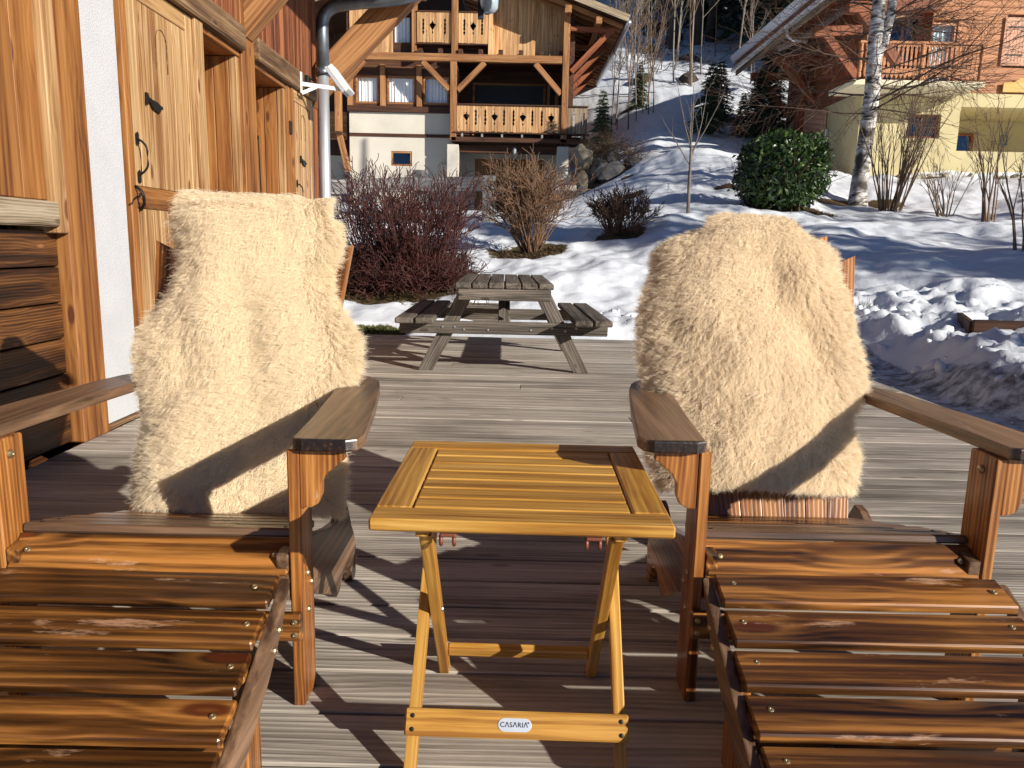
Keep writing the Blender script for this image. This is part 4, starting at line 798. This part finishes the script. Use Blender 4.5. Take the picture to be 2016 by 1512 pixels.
# leaf litter, pebbles, grass
random.seed(8)
def litter(name, x, y, rx, ry, n_, mat, label, s=.03, hgt=.03):
    vv = []; ff = []
    for i in range(n_):
        a = random.uniform(0, 6.28); q = math.sqrt(random.random()); X, Y = x + math.cos(a) * rx * q, y + math.sin(a) * ry * q; Z = H1(X, Y) - .04; k = len(vv); t = random.uniform(0, 6.28); l = s * random.uniform(.6, 1.6)
        dx, dy = math.cos(t) * l, math.sin(t) * l; vv += [(X - dy * .25, Y + dx * .25, Z), (X + dy * .25, Y - dx * .25, Z), (X + dx, Y + dy, Z + hgt * random.random())]; ff.append((k, k + 1, k + 2))
    tag(obj(name, newmesh(name, vv, ff, mat)), label, kind='stuff')
litter('leaf_litter', -1.45, 10.4, 1.1, .9, 1400, M['soilbits'], 'dry litter under the red shrub', .05, .04)
litter('leaf_litter', .25, 12.1, .6, .6, 900, M['soilbits'], 'dry litter under the clipped shrub', .05, .04)
litter('leaf_litter', 4.9, 14.3, 1.2, .4, 900, M['soilbits'], 'dry litter below the laurel', .06, .05)
litter('grass', -1.6, 8.3, .45, .24, 1500, M['grassblade'], 'short grass at the deck edge', .05, .07)
for i in range(60): x = random.uniform(8.0, 14); tag(rock('pebble', None, (x, 19.5 + random.uniform(0, .7), H1(x, 19.8) - .02), (.12, .1, .08), M['pebble'], 1, i), 'rounded stone along the foot of the yellow wall', 'stone', 'stones along the yellow wall')
# snow clumps on the banks
cl = []; cf = []; kk = 0
for i in range(210):
    if i < 150: x, y = random.uniform(3.3, 5.2), random.uniform(3.0, 8.6)
    else: x, y = random.uniform(.6, 3.6), random.uniform(8.05, 8.9)
    if i % 9 == 0: x, y = random.uniform(2.76, 3.3), random.uniform(3.2, 7.8)
    s = random.choice((.012, .018, .025, .035, .05, .07)) * random.uniform(.8, 1.2) * (.6 if x < 3.3 and y < 8 else 1)
    bm = bmesh.new(); bmesh.ops.create_icosphere(bm, subdivisions=2, radius=s)
    z = H1(x, y) - s * .1; rx_ = Matrix.Rotation(random.uniform(0, 6), 3, V((random.random(), random.random(), random.random())).normalized()); sc_ = V((random.uniform(.8, 1.6), random.uniform(.7, 1.2), random.uniform(.45, .9)))
    for v in bm.verts: c_ = v.co * (1 + .45 * noise.noise(v.co * (1.3 / s) + V((i * 3.1, 0, 0)))); c_ = rx_ @ V((c_.x * sc_.x, c_.y * sc_.y, c_.z * sc_.z)); cl.append((c_.x + x, c_.y + y, c_.z + z))
    bm.verts.index_update()
    for f in bm.faces: cf.append([v.index + kk for v in f.verts])
    kk += len(bm.verts); bm.free()
tag(obj('snow_clumps', npmesh('snow_clumps', cl, cf, M['snow_plain'], True)), 'crumbled snow lumps along the shovelled bank', kind='stuff')
random.seed(17)
for (x, y, l) in ((3.25, 8.25, 'twig tuft poking from the snowbank behind the peach fleece'), (3.7, 8.15, 'smaller twig tuft further along the snowbank crest')):
    out = []
    for i in range(14): grow(out, (x + random.gauss(0, .07), y + random.gauss(0, .05), H1(x, y) - .02), (random.gauss(0, .25), random.gauss(0, .2), 1), random.uniform(.1, .2), .005, 0)
    tag(obj('twig_tuft', tmesh('twig_tuft', out, M['bark_dark'], 4)), l, 'plant', 'twigs in the snowbank')
# timber end in the snowbank, planter behind the picnic table
tb = thing('planter_box', (4.3, 6.3, .1), 'dark timber planter corner buried in the snowbank at right', 'planter')
board('side', M['ch_dark'], tb, (4.0, 6.72, .30), (6.2, 6.1, .33), .2, .05, (0, 0, 1), .006); board('side', M['ch_dark'], tb, (4.01, 6.75, .28), (4.7, 8.3, .3), .2, .05, (0, 0, 1), .006)
pb = thing('planter_box', (-.45, 9.0, .1), 'small weathered planter box with twigs behind the picnic table', 'planter')
zb = H1(-.45, 9.0)
for a, b in (((-.8, 8.85), (-.12, 8.85)), ((-.8, 9.15), (-.12, 9.15)), ((-.8, 8.87), (-.8, 9.13)), ((-.12, 8.87), (-.12, 9.13))): board('side', M['picnic'], pb, (*a, zb + .05), (*b, zb + .05), .22, .03, (0, 0, 1), .004)
out = []
for i in range(20): grow(out, (-.46 + random.gauss(0, .15), 9.0 + random.gauss(0, .05), zb + .1), (random.gauss(0, .6), random.gauss(0, .4), 1), .25, .004, 1, 3, 45)
obj('twigs', tmesh('twigs', out, M['bark_dark'], 4), pb)
# ------------------------------------------------------------------ garden fence
fe = thing('fence', (-2, 16, 1.4), 'weathered grey two-rail plank fence behind the red shrub', 'fence')
for x, y, w, zt in ((-3.72, 16.2, .28, 2.18), (-1.95, 16.1, .3, 2.40), (-.55, 16, .27, 2.31)): slab('post', M['fence'], fe, (x - w / 2, y - .06, H1(x, y) - .1), (x + w / 2, y + .06, zt), .01)
board('rail', M['fence'], fe, (-3.85, 16.1, 2.02), (-2.0, 16.0, 2.12), .28, .05, (0, 0, 1), .008); board('rail', M['fence'], fe, (-2.05, 15.97, 2.12), (-.66, 15.92, 2.14), .28, .05, (0, 0, 1), .008)
board('rail', M['fence'], fe, (-.5, 15.92, 2.1), (1.2, 15.9, 2.1), .1, .05, (0, 0, 1), .008)
# ------------------------------------------------------------------ picnic table
T[0] = Matrix.Translation(V((-.068, 5.6, 0))) @ Matrix.Rotation(R(.8), 4, 'Z') @ Matrix.Translation(V((0, -5.6, 0)))
pt = thing('picnic_table', (0, 6.3, 0), 'weathered grey picnic table with attached benches on the deck', 'picnic table')
PM = M['picnic']; zt = .68; wb_ = .115
for i in range(6):
    x = -.2975 + .119 * i; board('tabletop_plank', PM, pt, (x, 5.55, zt - .02 + random.uniform(-.002, .002)), (x, 7.28, zt - .02), .111, .042, (1, 0, 0), .007)
for s in (-1, 1):
    for j in (0, 1):
        x = s * (.57 + j * .145); board('bench_plank', PM, pt, (x, 5.5, .405), (x, 7.3, .405), .13, .042, (1, 0, 0), .007)
for y in (5.82, 7.02):
    board('leg_rail', PM, pt, (-.78, y - .045, .335), (.78, y - .045, .335), .095, .04, (0, 0, 1), .006)
    board('top_batten', PM, pt, (-.335, y - .24, zt - .084), (.335, y - .24, zt - .084), .085, .04, (0, 0, 1), .006)
    for s in (-1, 1):
        sgn = s; X = V((-s * .47, 0, .64)).normalized()
        polydir('leg', PM, pt, [(0, 0), (s * .115, 0), (s * (-.315 + .115), .62), (s * -.315, .62)], .042, (1, 0, 0), (0, 0, 1), (s * .535, y + .022, 0), (-s * .315, .62), .005)
board('centre_strut', PM, pt, (0, 5.80, .335), (0, 6.35, zt - .05), .09, .04, (1, 0, 0), .005)
board('centre_strut', PM, pt, (0, 7.0, .335), (0, 6.5, zt - .05), .09, .04, (1, 0, 0), .005)
def stud(parent, p, nrm, r=.008, mat=None, name='screw', k=.5):
    key = (name, r, (mat or M['brass']).name)
    if key not in _BC:
        th = [i * math.pi / 6 for i in range(12)]; vv = [(r * math.cos(t), r * math.sin(t), 0) for t in th] + [(r * .8 * math.cos(t), r * .8 * math.sin(t), r * k * .75) for t in th] + [(r * .28 * math.cos(t), r * .28 * math.sin(t), r * k) for t in th] + [(0, 0, r * k * .45)]
        ff = [(i, (i + 1) % 12, 12 + (i + 1) % 12, 12 + i) for i in range(12)] + [(12 + i, 12 + (i + 1) % 12, 24 + (i + 1) % 12, 24 + i) for i in range(12)] + [(24 + i, 24 + (i + 1) % 12, 36) for i in range(12)]
        _BC[key] = newmesh(name, vv, ff, mat or M['brass'])
    nrm = V(nrm).normalized(); X = nrm.orthogonal(); return obj(name, _BC[key], parent, axes(X, nrm.cross(X), p))
for x in (-.46, -.37, -.3, .36, .46, .54, -.12, .2): stud(pt, (x, 5.754, .335 + random.uniform(-.02, .02)), (0, -1, 0), .011, M['bolt'], 'bolt')
T[0] = Matrix.Identity(4)
# ------------------------------------------------------------------ garden armchairs with footrests
BN = V((0, .43, 1)).normalized()                      # direction up the back
def armchair(cx, y0, label):
    T[0] = Matrix.Translation(V((cx, y0, 0)))
    c = thing('garden_armchair', (0, .3, 0), label, 'armchair', 'slatted garden armchairs'); CW, CA, CO = M['chair'], M['chair_arm'], M['chair_post']
    for s in (-1, 1):
        a, b = sorted((s * .285, s * .309))
        post = slab('post', CO, c, (a, 0, 0), (b, .09, .549), .003, 2)
        br = [(.549, 0), (.549, .085), (.53, .088), (.515, .07), (.5, .052), (.48, .042), (.455, .041), (.438, .034), (.43, .02), (.428, 0)]
        poly('bracket', CO, c, [(p, s * q) for p, q in br], .026, (0, 0, 1), (1, 0, 0), (s * .3095, .004, 0), .003)
        ap = [(-.008, .300), (-.018, .32), (-.018, .405), (-.006, .425), (.03, .432), (.3, .405), (.56, .372), (.64, .355), (.70, .325), (.722, .29), (.715, .262), (.62, .262), (.5, .266), (.4, .275), (.2, .290)]
        poly('arm', M['chair_armtop'], c, [(p, -s * q) for p, q in ap], .025, (0, 1, 0), (-1, 0, 0), (0, 0, .55), .004)
        st_ = [(-.0, .33), (.05, .338), (.36, .252), (.45, .235), (.50, .262), (.535, .268), (.565, .23), (.60, .17), (.635, .13), (.655, .09), (.645, .05), (.65, .012), (.635, 0), (.60, 0), (.59, .03), (.57, .062), (.53, .078), (.48, .07), (.44, .045), (.41, .045), (.35, .08), (.2, .155), (.08, .21), (0, .235)]
        poly('stringer', CW if s < 0 else CA, c, st_, .024, (0, 1, 0), (0, 0, 1), (s * .27 - .012, 0, 0), .003)
        for y, z in ((.045, .275), (.07, .245), (.045, .195)): stud(c, (s * .3095, y, z), (s, 0, 0), .0075)
        stud(c, (s * .2845, .045, .515), (-s, 0, 0), .0095, M['brass'], 'carriage_bolt', .7)
        stud(c, (s * .285, .638, .06), (s, 0, 0), .006)
    board('stretcher', CW, c, (-.309, -.011, .184), (.309, -.011, .184), .058, .02, (0, 0, 1), .003)
    for s in (-1, 1):
        for z in (.197, .17): stud(c, (s * .297, -.0212, z), (0, -1, 0), .0065)
    board('apron_slat', CW, c, (-.281, .028, .3145), (.281, .028, .3145), .080, .02, (0, .062, .06), .004)
    for s in (-1, 1): stud(c, (s * .25, .018, .3235), (0, -.7, .72), .0065)
    hw = [.283, .2835, .276, .252, .228, .212]
    for k in range(6):
        t = .085 + k * .060; z = .352 - (t - .07) * .26
        board('seat_slat', CA if k < 3 else CW, c, (-hw[k], t, z), (hw[k], t, z), .056, .019, (0, 1, -.26), .004)
        if k < 2:
            for s in (-1, 1): stud(c, (s * .255, t - .005, z + .0105), (0, .25, 1), .005, M['iron'])
    for i in range(-3, 4):
        f = math.atan2(i * .0232, .78); X = (BN + V((1, 0, 0)) * (i * .0232 / .78)).normalized(); L = .862 - .011 * i * i
        w0, w1 = .0268, .0385; sl = -i * .011
        poly('back_slat', CO, c, [(0, -w0), (0, w0), (L - max(0, -sl) * 1.4, w1 * 1.0), (L - max(0, sl) * 1.4, -w1)] if True else 0, .018, X, (-1, 0, 0), V((i * .0555, .435, .24)), .0012)
    for l, hw_ in ((.10, .2), (.36, .30)):
        p = V((0, .435 + .021, .24)) + BN * l; board('back_support', CW, c, p + V((-hw_, .012, 0)), p + V((hw_, .012, 0)), .06, .022, BN, .003)
    T[0] = Matrix.Identity(4); return c
def footrest(cx, y0, label):
    T[0] = Matrix.Translation(V((cx, y0, 0)))
    c = thing('footrest', (0, -.35, 0), label, 'footrest', 'slatted footrests'); CW, CO = M['chair'], M['chair_post']; zf = lambda y: .335 + .43 * y
    for k in range(7):
        y = -.09 - k * .0835; z = zf(y); tl = random.uniform(-.02, .02)
        e = random.uniform(-.003, .003)
        board('slat', CW, c, (-.281 + e, y, z), (.281 + e, y + random.uniform(-.002, .002), z), .0848, .02, (0, 1, .43 + tl - .2), .003)
        for s in (-1, 1): stud(c, (s * .252 + random.uniform(-.006, .006), y + random.uniform(-.006, .01), z + .0112), (0, -.3, .95), .006)
    for s in (-1, 1):
        sp = [(-.055, zf(-.055) - .005), (-.07, zf(-.07) - .004), (-.62, zf(-.62) - .012), (-.64, .03), (-.62, 0), (-.54, 0), (-.47, .055), (-.3, .125), (-.2, .178), (-.12, .232)]
        poly('stringer', M['chair_arm'], c, sp, .02, (0, 1, 0), (0, 0, 1), (s * .293 - .010, 0, 0), .004)
        for y in (-.135, -.165): stud(c, (s * .3035, y, zf(y) - .035 - (.012 if y < -.15 else 0)), (s, 0, 0), .008)
        a, b = sorted((s * .258, s * .2815)); slab('leg', CO, c, (a, -.262, 0), (b, -.192, .222), .003, 2)
    board('stretcher', CW, c, (-.257, -.227, .07), (.257, -.227, .07), .05, .02, (0, 0, 1), .003)
    T[0] = Matrix.Identity(4); return c
LC, RC = (-.722, 1.455), (.69, 1.50)
random.seed(3)
armchair(*LC, 'burnt pine garden armchair beside the timber house, under the cream fleece')
armchair(*RC, 'burnt pine garden armchair on the snow side, under the peach fleece')
footrest(*LC, 'sloping brown slatted footrest before the armchair beside the timber house')
footrest(*RC, 'sloping brown slatted footrest before the armchair on the snow side')
# ------------------------------------------------------------------ folding table
ft = thing('folding_table', (.02, 1.47, 0), 'small yellow wooden folding side table between the armchairs', 'table')
TM = M['table']; x0, x1, y0, y1, zt = -.229, .279, 1.212, 1.732, .5
T[0] = Matrix.Translation(V((.025, 1.47, 0))) @ Matrix.Rotation(R(-.9), 4, 'Z') @ Matrix.Translation(V((-.025, -1.47, 0)))
slab('top_rail', TM, ft, (x0, y0, zt - .022), (x1, y0 + .062, zt), .0035, 0); slab('top_rail', TM, ft, (x0, y1 - .058, zt - .022), (x1, y1, zt), .0035, 0)
slab('side_rail', TM, ft, (x0, y0 + .063, zt - .022), (x0 + .062, y1 - .059, zt), .0035, 1); slab('side_rail', TM, ft, (x1 - .062, y0 + .063, zt - .022), (x1, y1 - .059, zt), .0035, 1)
a, b = y0 + .066, y1 - .061; n = 7; dy = (b - a) / n
for i in range(n): slab('slat', TM, ft, (x0 + .065, a + dy * i + .0025, zt - .019), (x1 - .065, a + dy * (i + 1) - .0025, zt - .0015), .003, 0)
for s, xo in ((-1, x0 + .085), (1, x1 - .085)): slab('batten', TM, ft, (xo - .011, y0 + .03, zt - .042), (xo + .011, y1 - .03, zt - .0225), .002, 1)
XA = ((-.176, -.154), (.204, .226)); XB = ((-.151, -.129), (.179, .201))
for p, q in XA: polydir('front_leg', TM, ft, [(0, 0), (.036, 0), (.456, .456), (.418, .456)], q - p, (0, 1, 0), (0, 0, 1), (p, 1.215, 0), (.42, .456), .003)
for p, q in XB: polydir('rear_leg', TM, ft, [(0, 0), (-.036, 0), (-.372, .456), (-.334, .456)], q - p, (0, 1, 0), (0, 0, 1), (p, 1.625, 0), (-.336, .456), .003)
sb = board('name_rail', TM, ft, (-.179, 1.277, .088), (.229, 1.277, .088), .047, .014, (0, .62, 1), .003)
board('rear_rail', TM, ft, (-.129, 1.568, .072), (.179, 1.568, .072), .026, .02, (0, -.5, 1), .003)
fn = V((0, -1, .62)).normalized()
rail_c = V((.025, 1.277, .088)); U_ = V((0, .62, 1)).normalized()
for sx_ in (-.19, .19):
    for o in (.011, -.012): stud(sb, rail_c + V((sx_ + .0, 0, 0)) + U_ * o + fn * .0072, fn, .0042, M['iron'])
ring = [(.019 * 1.0 + .0115 * math.cos(t), .0115 * math.sin(t)) for t in np.linspace(-math.pi / 2, math.pi / 2, 9)] + [(-.019 + .0115 * math.cos(t), .0115 * math.sin(t)) for t in np.linspace(math.pi / 2, 3 * math.pi / 2, 9)]
pq = rail_c + fn * .0073 + V((-.003, 0, 0))
plq = poly('plaque', M['plaque'], sb, ring, .0009, (1, 0, 0), U_, pq, .0003)
def text(body, parent, p, size, X, Y):
    cu = bpy.data.curves.new('lettering', 'FONT'); cu.body = body; cu.size = size; cu.align_x = 'CENTER'; cu.align_y = 'CENTER'; cu.extrude = .0001; cu.space_character = 1.08; cu.offset = .00012
    o = bpy.data.objects.new('tmp', cu); COL.objects.link(o); bpy.context.view_layer.update(); dg = bpy.context.evaluated_depsgraph_get()
    me = bpy.data.meshes.new_from_object(o.evaluated_get(dg)); bpy.data.objects.remove(o); me.materials.clear(); me.materials.append(M['ink'])
    return obj('lettering', me, parent, axes(X, Y, p))
text('C\u039bS\u039bRI\u039b', plq, pq + fn * .0013 + V((-.0015, 0, 0)), .0118, (1, 0, 0), U_); text('\u00ae', plq, pq + fn * .0013 + V((.0245, 0, 0)) + U_ * .004, .004, (1, 0, 0), U_)
for xc in (-.098, .147):
    cp_ = slab('clip', M['clip'], ft, (xc - .014, y0 + .012, zt - .034), (xc + .014, y0 + .03, zt - .0232), .002)
    for o in (-.012, .010): tube('prong', M['clip'], cp_, [(xc + o, y0 + .02, zt - .033), (xc + o, y0 + .016, zt - .042), (xc + o, y0 + .02, zt - .05)], .0035, 8)
for p, x in ((-.128, 1), (.178, -1)): stud(ft, (p, 1.43, .235), (x, 0, 0), .006, M['bolt'], 'pivot_bolt')
T[0] = Matrix.Identity(4)
# ------------------------------------------------------------------ sheepskins
def sheepskin(label, rows, c0, fur, seed, length, crease, flow, count, topflap=.14, taper=.35):
    rg = np.random.default_rng(seed); rows = sorted(rows); zs = np.array([r[0] for r in rows]); xl = np.array([r[1] for r in rows]) + .018; xr = np.array([r[2] for r in rows]) - .018
    nv, nu = 70, 44; zt_ = np.linspace(zs[0], zs[-1], nv); XL = np.interp(zt_, zs, xl); XR = np.interp(zt_, zs, xr)
    k = np.ones(5) / 5; XL = np.convolve(np.pad(XL, 2, 'edge'), k, 'valid'); XR = np.convolve(np.pad(XR, 2, 'edge'), k, 'valid')
    fl = 14; s_fl = np.linspace(0, topflap, fl + 1)[1:]
    Pm = np.zeros((nv + fl, nu, 3)); uu = np.linspace(-1, 1, nu)
    for j in range(nv + fl):
        jj = min(j, nv - 1); a, b = XL[jj], XR[jj]; z = zt_[jj]; y = c0 + .43 * (z - .26); sh = 0
        if j >= nv:
            s = s_fl[j - nv]; th = min(s / .035, 2.6); y += .035 * (1 - math.cos(th)) + max(0, s - .091) * .2; z += .035 * math.sin(th) - max(0, s - .091); sh = s * taper
        xx = (a + b) / 2 + uu * ((b - a) / 2 - sh)
        Pm[j, :, 0] = xx; Pm[j, :, 1] = y; Pm[j, :, 2] = z
    nrm = np.array([0, -.919, .395])
    for j in range(nv + fl):
        for i in range(nu):
            p = Pm[j, i]; u = uu[i]
            d = .036 * noise.fractal(V((p[0] * 4.2 + seed, p[2] * 3.4, seed)), 1, 2, 2) + .010 * noise.noise(V((p[0] * 14, p[2] * 12, seed)))
            d += -.24 * max(0, abs(u) - .55) ** 2 + .018 * (1 - u * u) + crease(p[0], p[2])
            Pm[j, i] += nrm * (d + .012) * (1 if j < nv else .3)
    du = np.gradient(Pm, axis=1); dv = np.gradient(Pm, axis=0); NR = np.cross(du, dv); NR /= np.linalg.norm(NR, axis=2, keepdims=True) + 1e-9
    ii = (np.arange(nv + fl - 1)[:, None] * nu + np.arange(nu - 1)[None]).ravel()
    o = obj('sheepskin', npmesh('sheepskin', Pm.reshape(-1, 3), np.c_[ii, ii + 1, ii + nu + 1, ii + nu], M['hide'], True)); tag(o, label, 'sheepskin', 'sheepskins on the armchairs')
    def smp(A, a, b):
        fa = a * (nu - 1); fb = b * (nv + fl - 1); i0 = np.clip(fa.astype(int), 0, nu - 2); j0 = np.clip(fb.astype(int), 0, nv + fl - 2); ta = (fa - i0)[:, None]; tb = (fb - j0)[:, None]
        return (A[j0, i0] * (1 - ta) + A[j0, i0 + 1] * ta) * (1 - tb) + (A[j0 + 1, i0] * (1 - ta) + A[j0 + 1, i0 + 1] * ta) * tb
    nc = 20000; ca, cb = rg.random(nc), rg.random(nc); ca[:900] = rg.choice([0, 1], 900) * 1. ; cb[900:1400] = 0
    cP = smp(Pm, ca, cb); cN = smp(NR, ca, cb)
    ku = ca * 2 - 1
    fd = np.zeros((nc, 3))
    for q in range(nc):
        p = cP[q]; fx, fz = flow(p[0], p[2]); w = noise.noise_vector(V((p[0] * 5 + seed, p[2] * 5, 3.))); w2 = noise.noise_vector(V((p[0] * 19, p[2] * 19, seed * 1.)))
        fd[q] = (fx + .55 * w.x + .16 * w2.x, .05, fz + .55 * w.y + .16 * w2.y)
    fd[:, 0] += 1.8 * np.sign(ku) * np.maximum(0, np.abs(ku) - .7) / .3
    fd[:, 2] -= .9 * np.maximum(0, .06 - cb) / .06
    fd /= np.linalg.norm(fd, axis=1, keepdims=True) + 1e-9
    kd = kdtree.KDTree(nc)
    for q in range(nc): kd.insert(V(cP[q]), q)
    kd.balance()
    a, b = rg.random(count), rg.random(count); e1 = count // 9; a[:e1] = np.where(rg.random(e1) < .5, rg.random(e1) * .03, 1 - rg.random(e1) * .03); b[e1:e1 + e1 // 3] = rg.random(e1 // 3) * .02
    sP = smp(Pm, a, b); sN = smp(NR, a, b); cid = np.array([kd.find(V(p))[1] for p in sP])
    npt = 7; t = np.linspace(0, 1, npt); L = length * rg.uniform(.75, 1.15, count) * (1 + .18 * rg.normal(size=nc))[cid].clip(.5, 1.5)
    def path(P0, Nn, Fd, Ln, ph, amp):
        lat = np.cross(Nn, Fd); lat /= np.linalg.norm(lat, axis=1, keepdims=True) + 1e-9
        n_ = (t - .30 * t ** 2)[None, :, None]; f_ = (.15 * t + .55 * t ** 1.8)[None, :, None]; wv = np.sin(2 * np.pi * (1.6 * t[None] + ph[:, None])) - np.sin(2 * np.pi * ph)[:, None]
        return P0[:, None] + Ln[:, None, None] * (Nn[:, None] * n_ + Fd[:, None] * f_ + lat[:, None] * (wv * t)[:, :, None] * amp)
    phc = rg.random(nc)
    sN = sN + .14 * rg.normal(size=sN.shape); Sx = path(sP, sN, fd[cid] + .16 * rg.normal(size=(count, 3)), L, phc[cid] + .06 * rg.normal(size=count), .12)
    Cx = path(cP, cN, fd, np.full(nc, length) * 1.0, phc, .12)
    at = (.62 * t ** 1.1)[None, :, None] * rg.uniform(.5, 1.0, count)[:, None, None]
    Sx = Sx + (Cx[cid] - Sx) * at + rg.normal(size=Sx.shape) * .0010 * t[None, :, None]
    hc = bpy.data.hair_curves.new('fleece'); hc.add_curves([npt] * count)
    hc.points.foreach_set('position', Sx.astype(np.float32).ravel())
    rad = np.tile(np.array([.00062, .0006, .00056, .0005, .00042, .0003, .0001], np.float32), count) * .72
    at_ = hc.attributes.get('radius') or hc.attributes.new('radius', 'FLOAT', 'POINT'); at_.data.foreach_set('value', rad)
    hc.materials.append(fur); obj('fleece', hc, o)
Lrows = [(1.018, -.90, -.53), (1.006, -.93, -.49), (.98, -.915, -.486), (.911, -.888, -.505), (.857, -.880, -.518), (.81, -.897, -.505), (.778, -.928, -.475), (.726, -.970, -.435), (.675, -.980, -.415), (.624, -.975, -.42), (.573, -.954, -.442), (.524, -.928, -.458), (.463, -.925, -.46), (.403, -.933, -.446), (.344, -.931, -.434), (.285, -.92, -.426)]
Rrows = [(.998, .56, .77), (.990, .50, .83), (.972, .435, .872), (.945, .40, .893), (.898, .412, .881), (.857, .39, .896), (.803, .365, .916), (.736, .356, .931), (.671, .358, .946), (.619, .367, .955), (.581, .384, .938), (.542, .383, .901), (.479, .372, .895), (.417, .376, .903), (.375, .392, .896), (.352, .411, .882)]
def creaseL(x, z): d = (x + .66) + (z - .7) * .35; return -.03 * math.exp(-(d / .05) ** 2) * math.exp(-((z - .72) / .16) ** 2) + .02 * math.exp(-((x + .80) / .12) ** 2)
def creaseR(x, z): d = (x - .80) + (z - .72) * .55; return -.035 * math.exp(-(d / .08) ** 2) * math.exp(-((z - .74) / .17) ** 2) + .03 * math.exp(-((x - .58) / .16) ** 2) * math.exp(-((z - .65) / .3) ** 2)
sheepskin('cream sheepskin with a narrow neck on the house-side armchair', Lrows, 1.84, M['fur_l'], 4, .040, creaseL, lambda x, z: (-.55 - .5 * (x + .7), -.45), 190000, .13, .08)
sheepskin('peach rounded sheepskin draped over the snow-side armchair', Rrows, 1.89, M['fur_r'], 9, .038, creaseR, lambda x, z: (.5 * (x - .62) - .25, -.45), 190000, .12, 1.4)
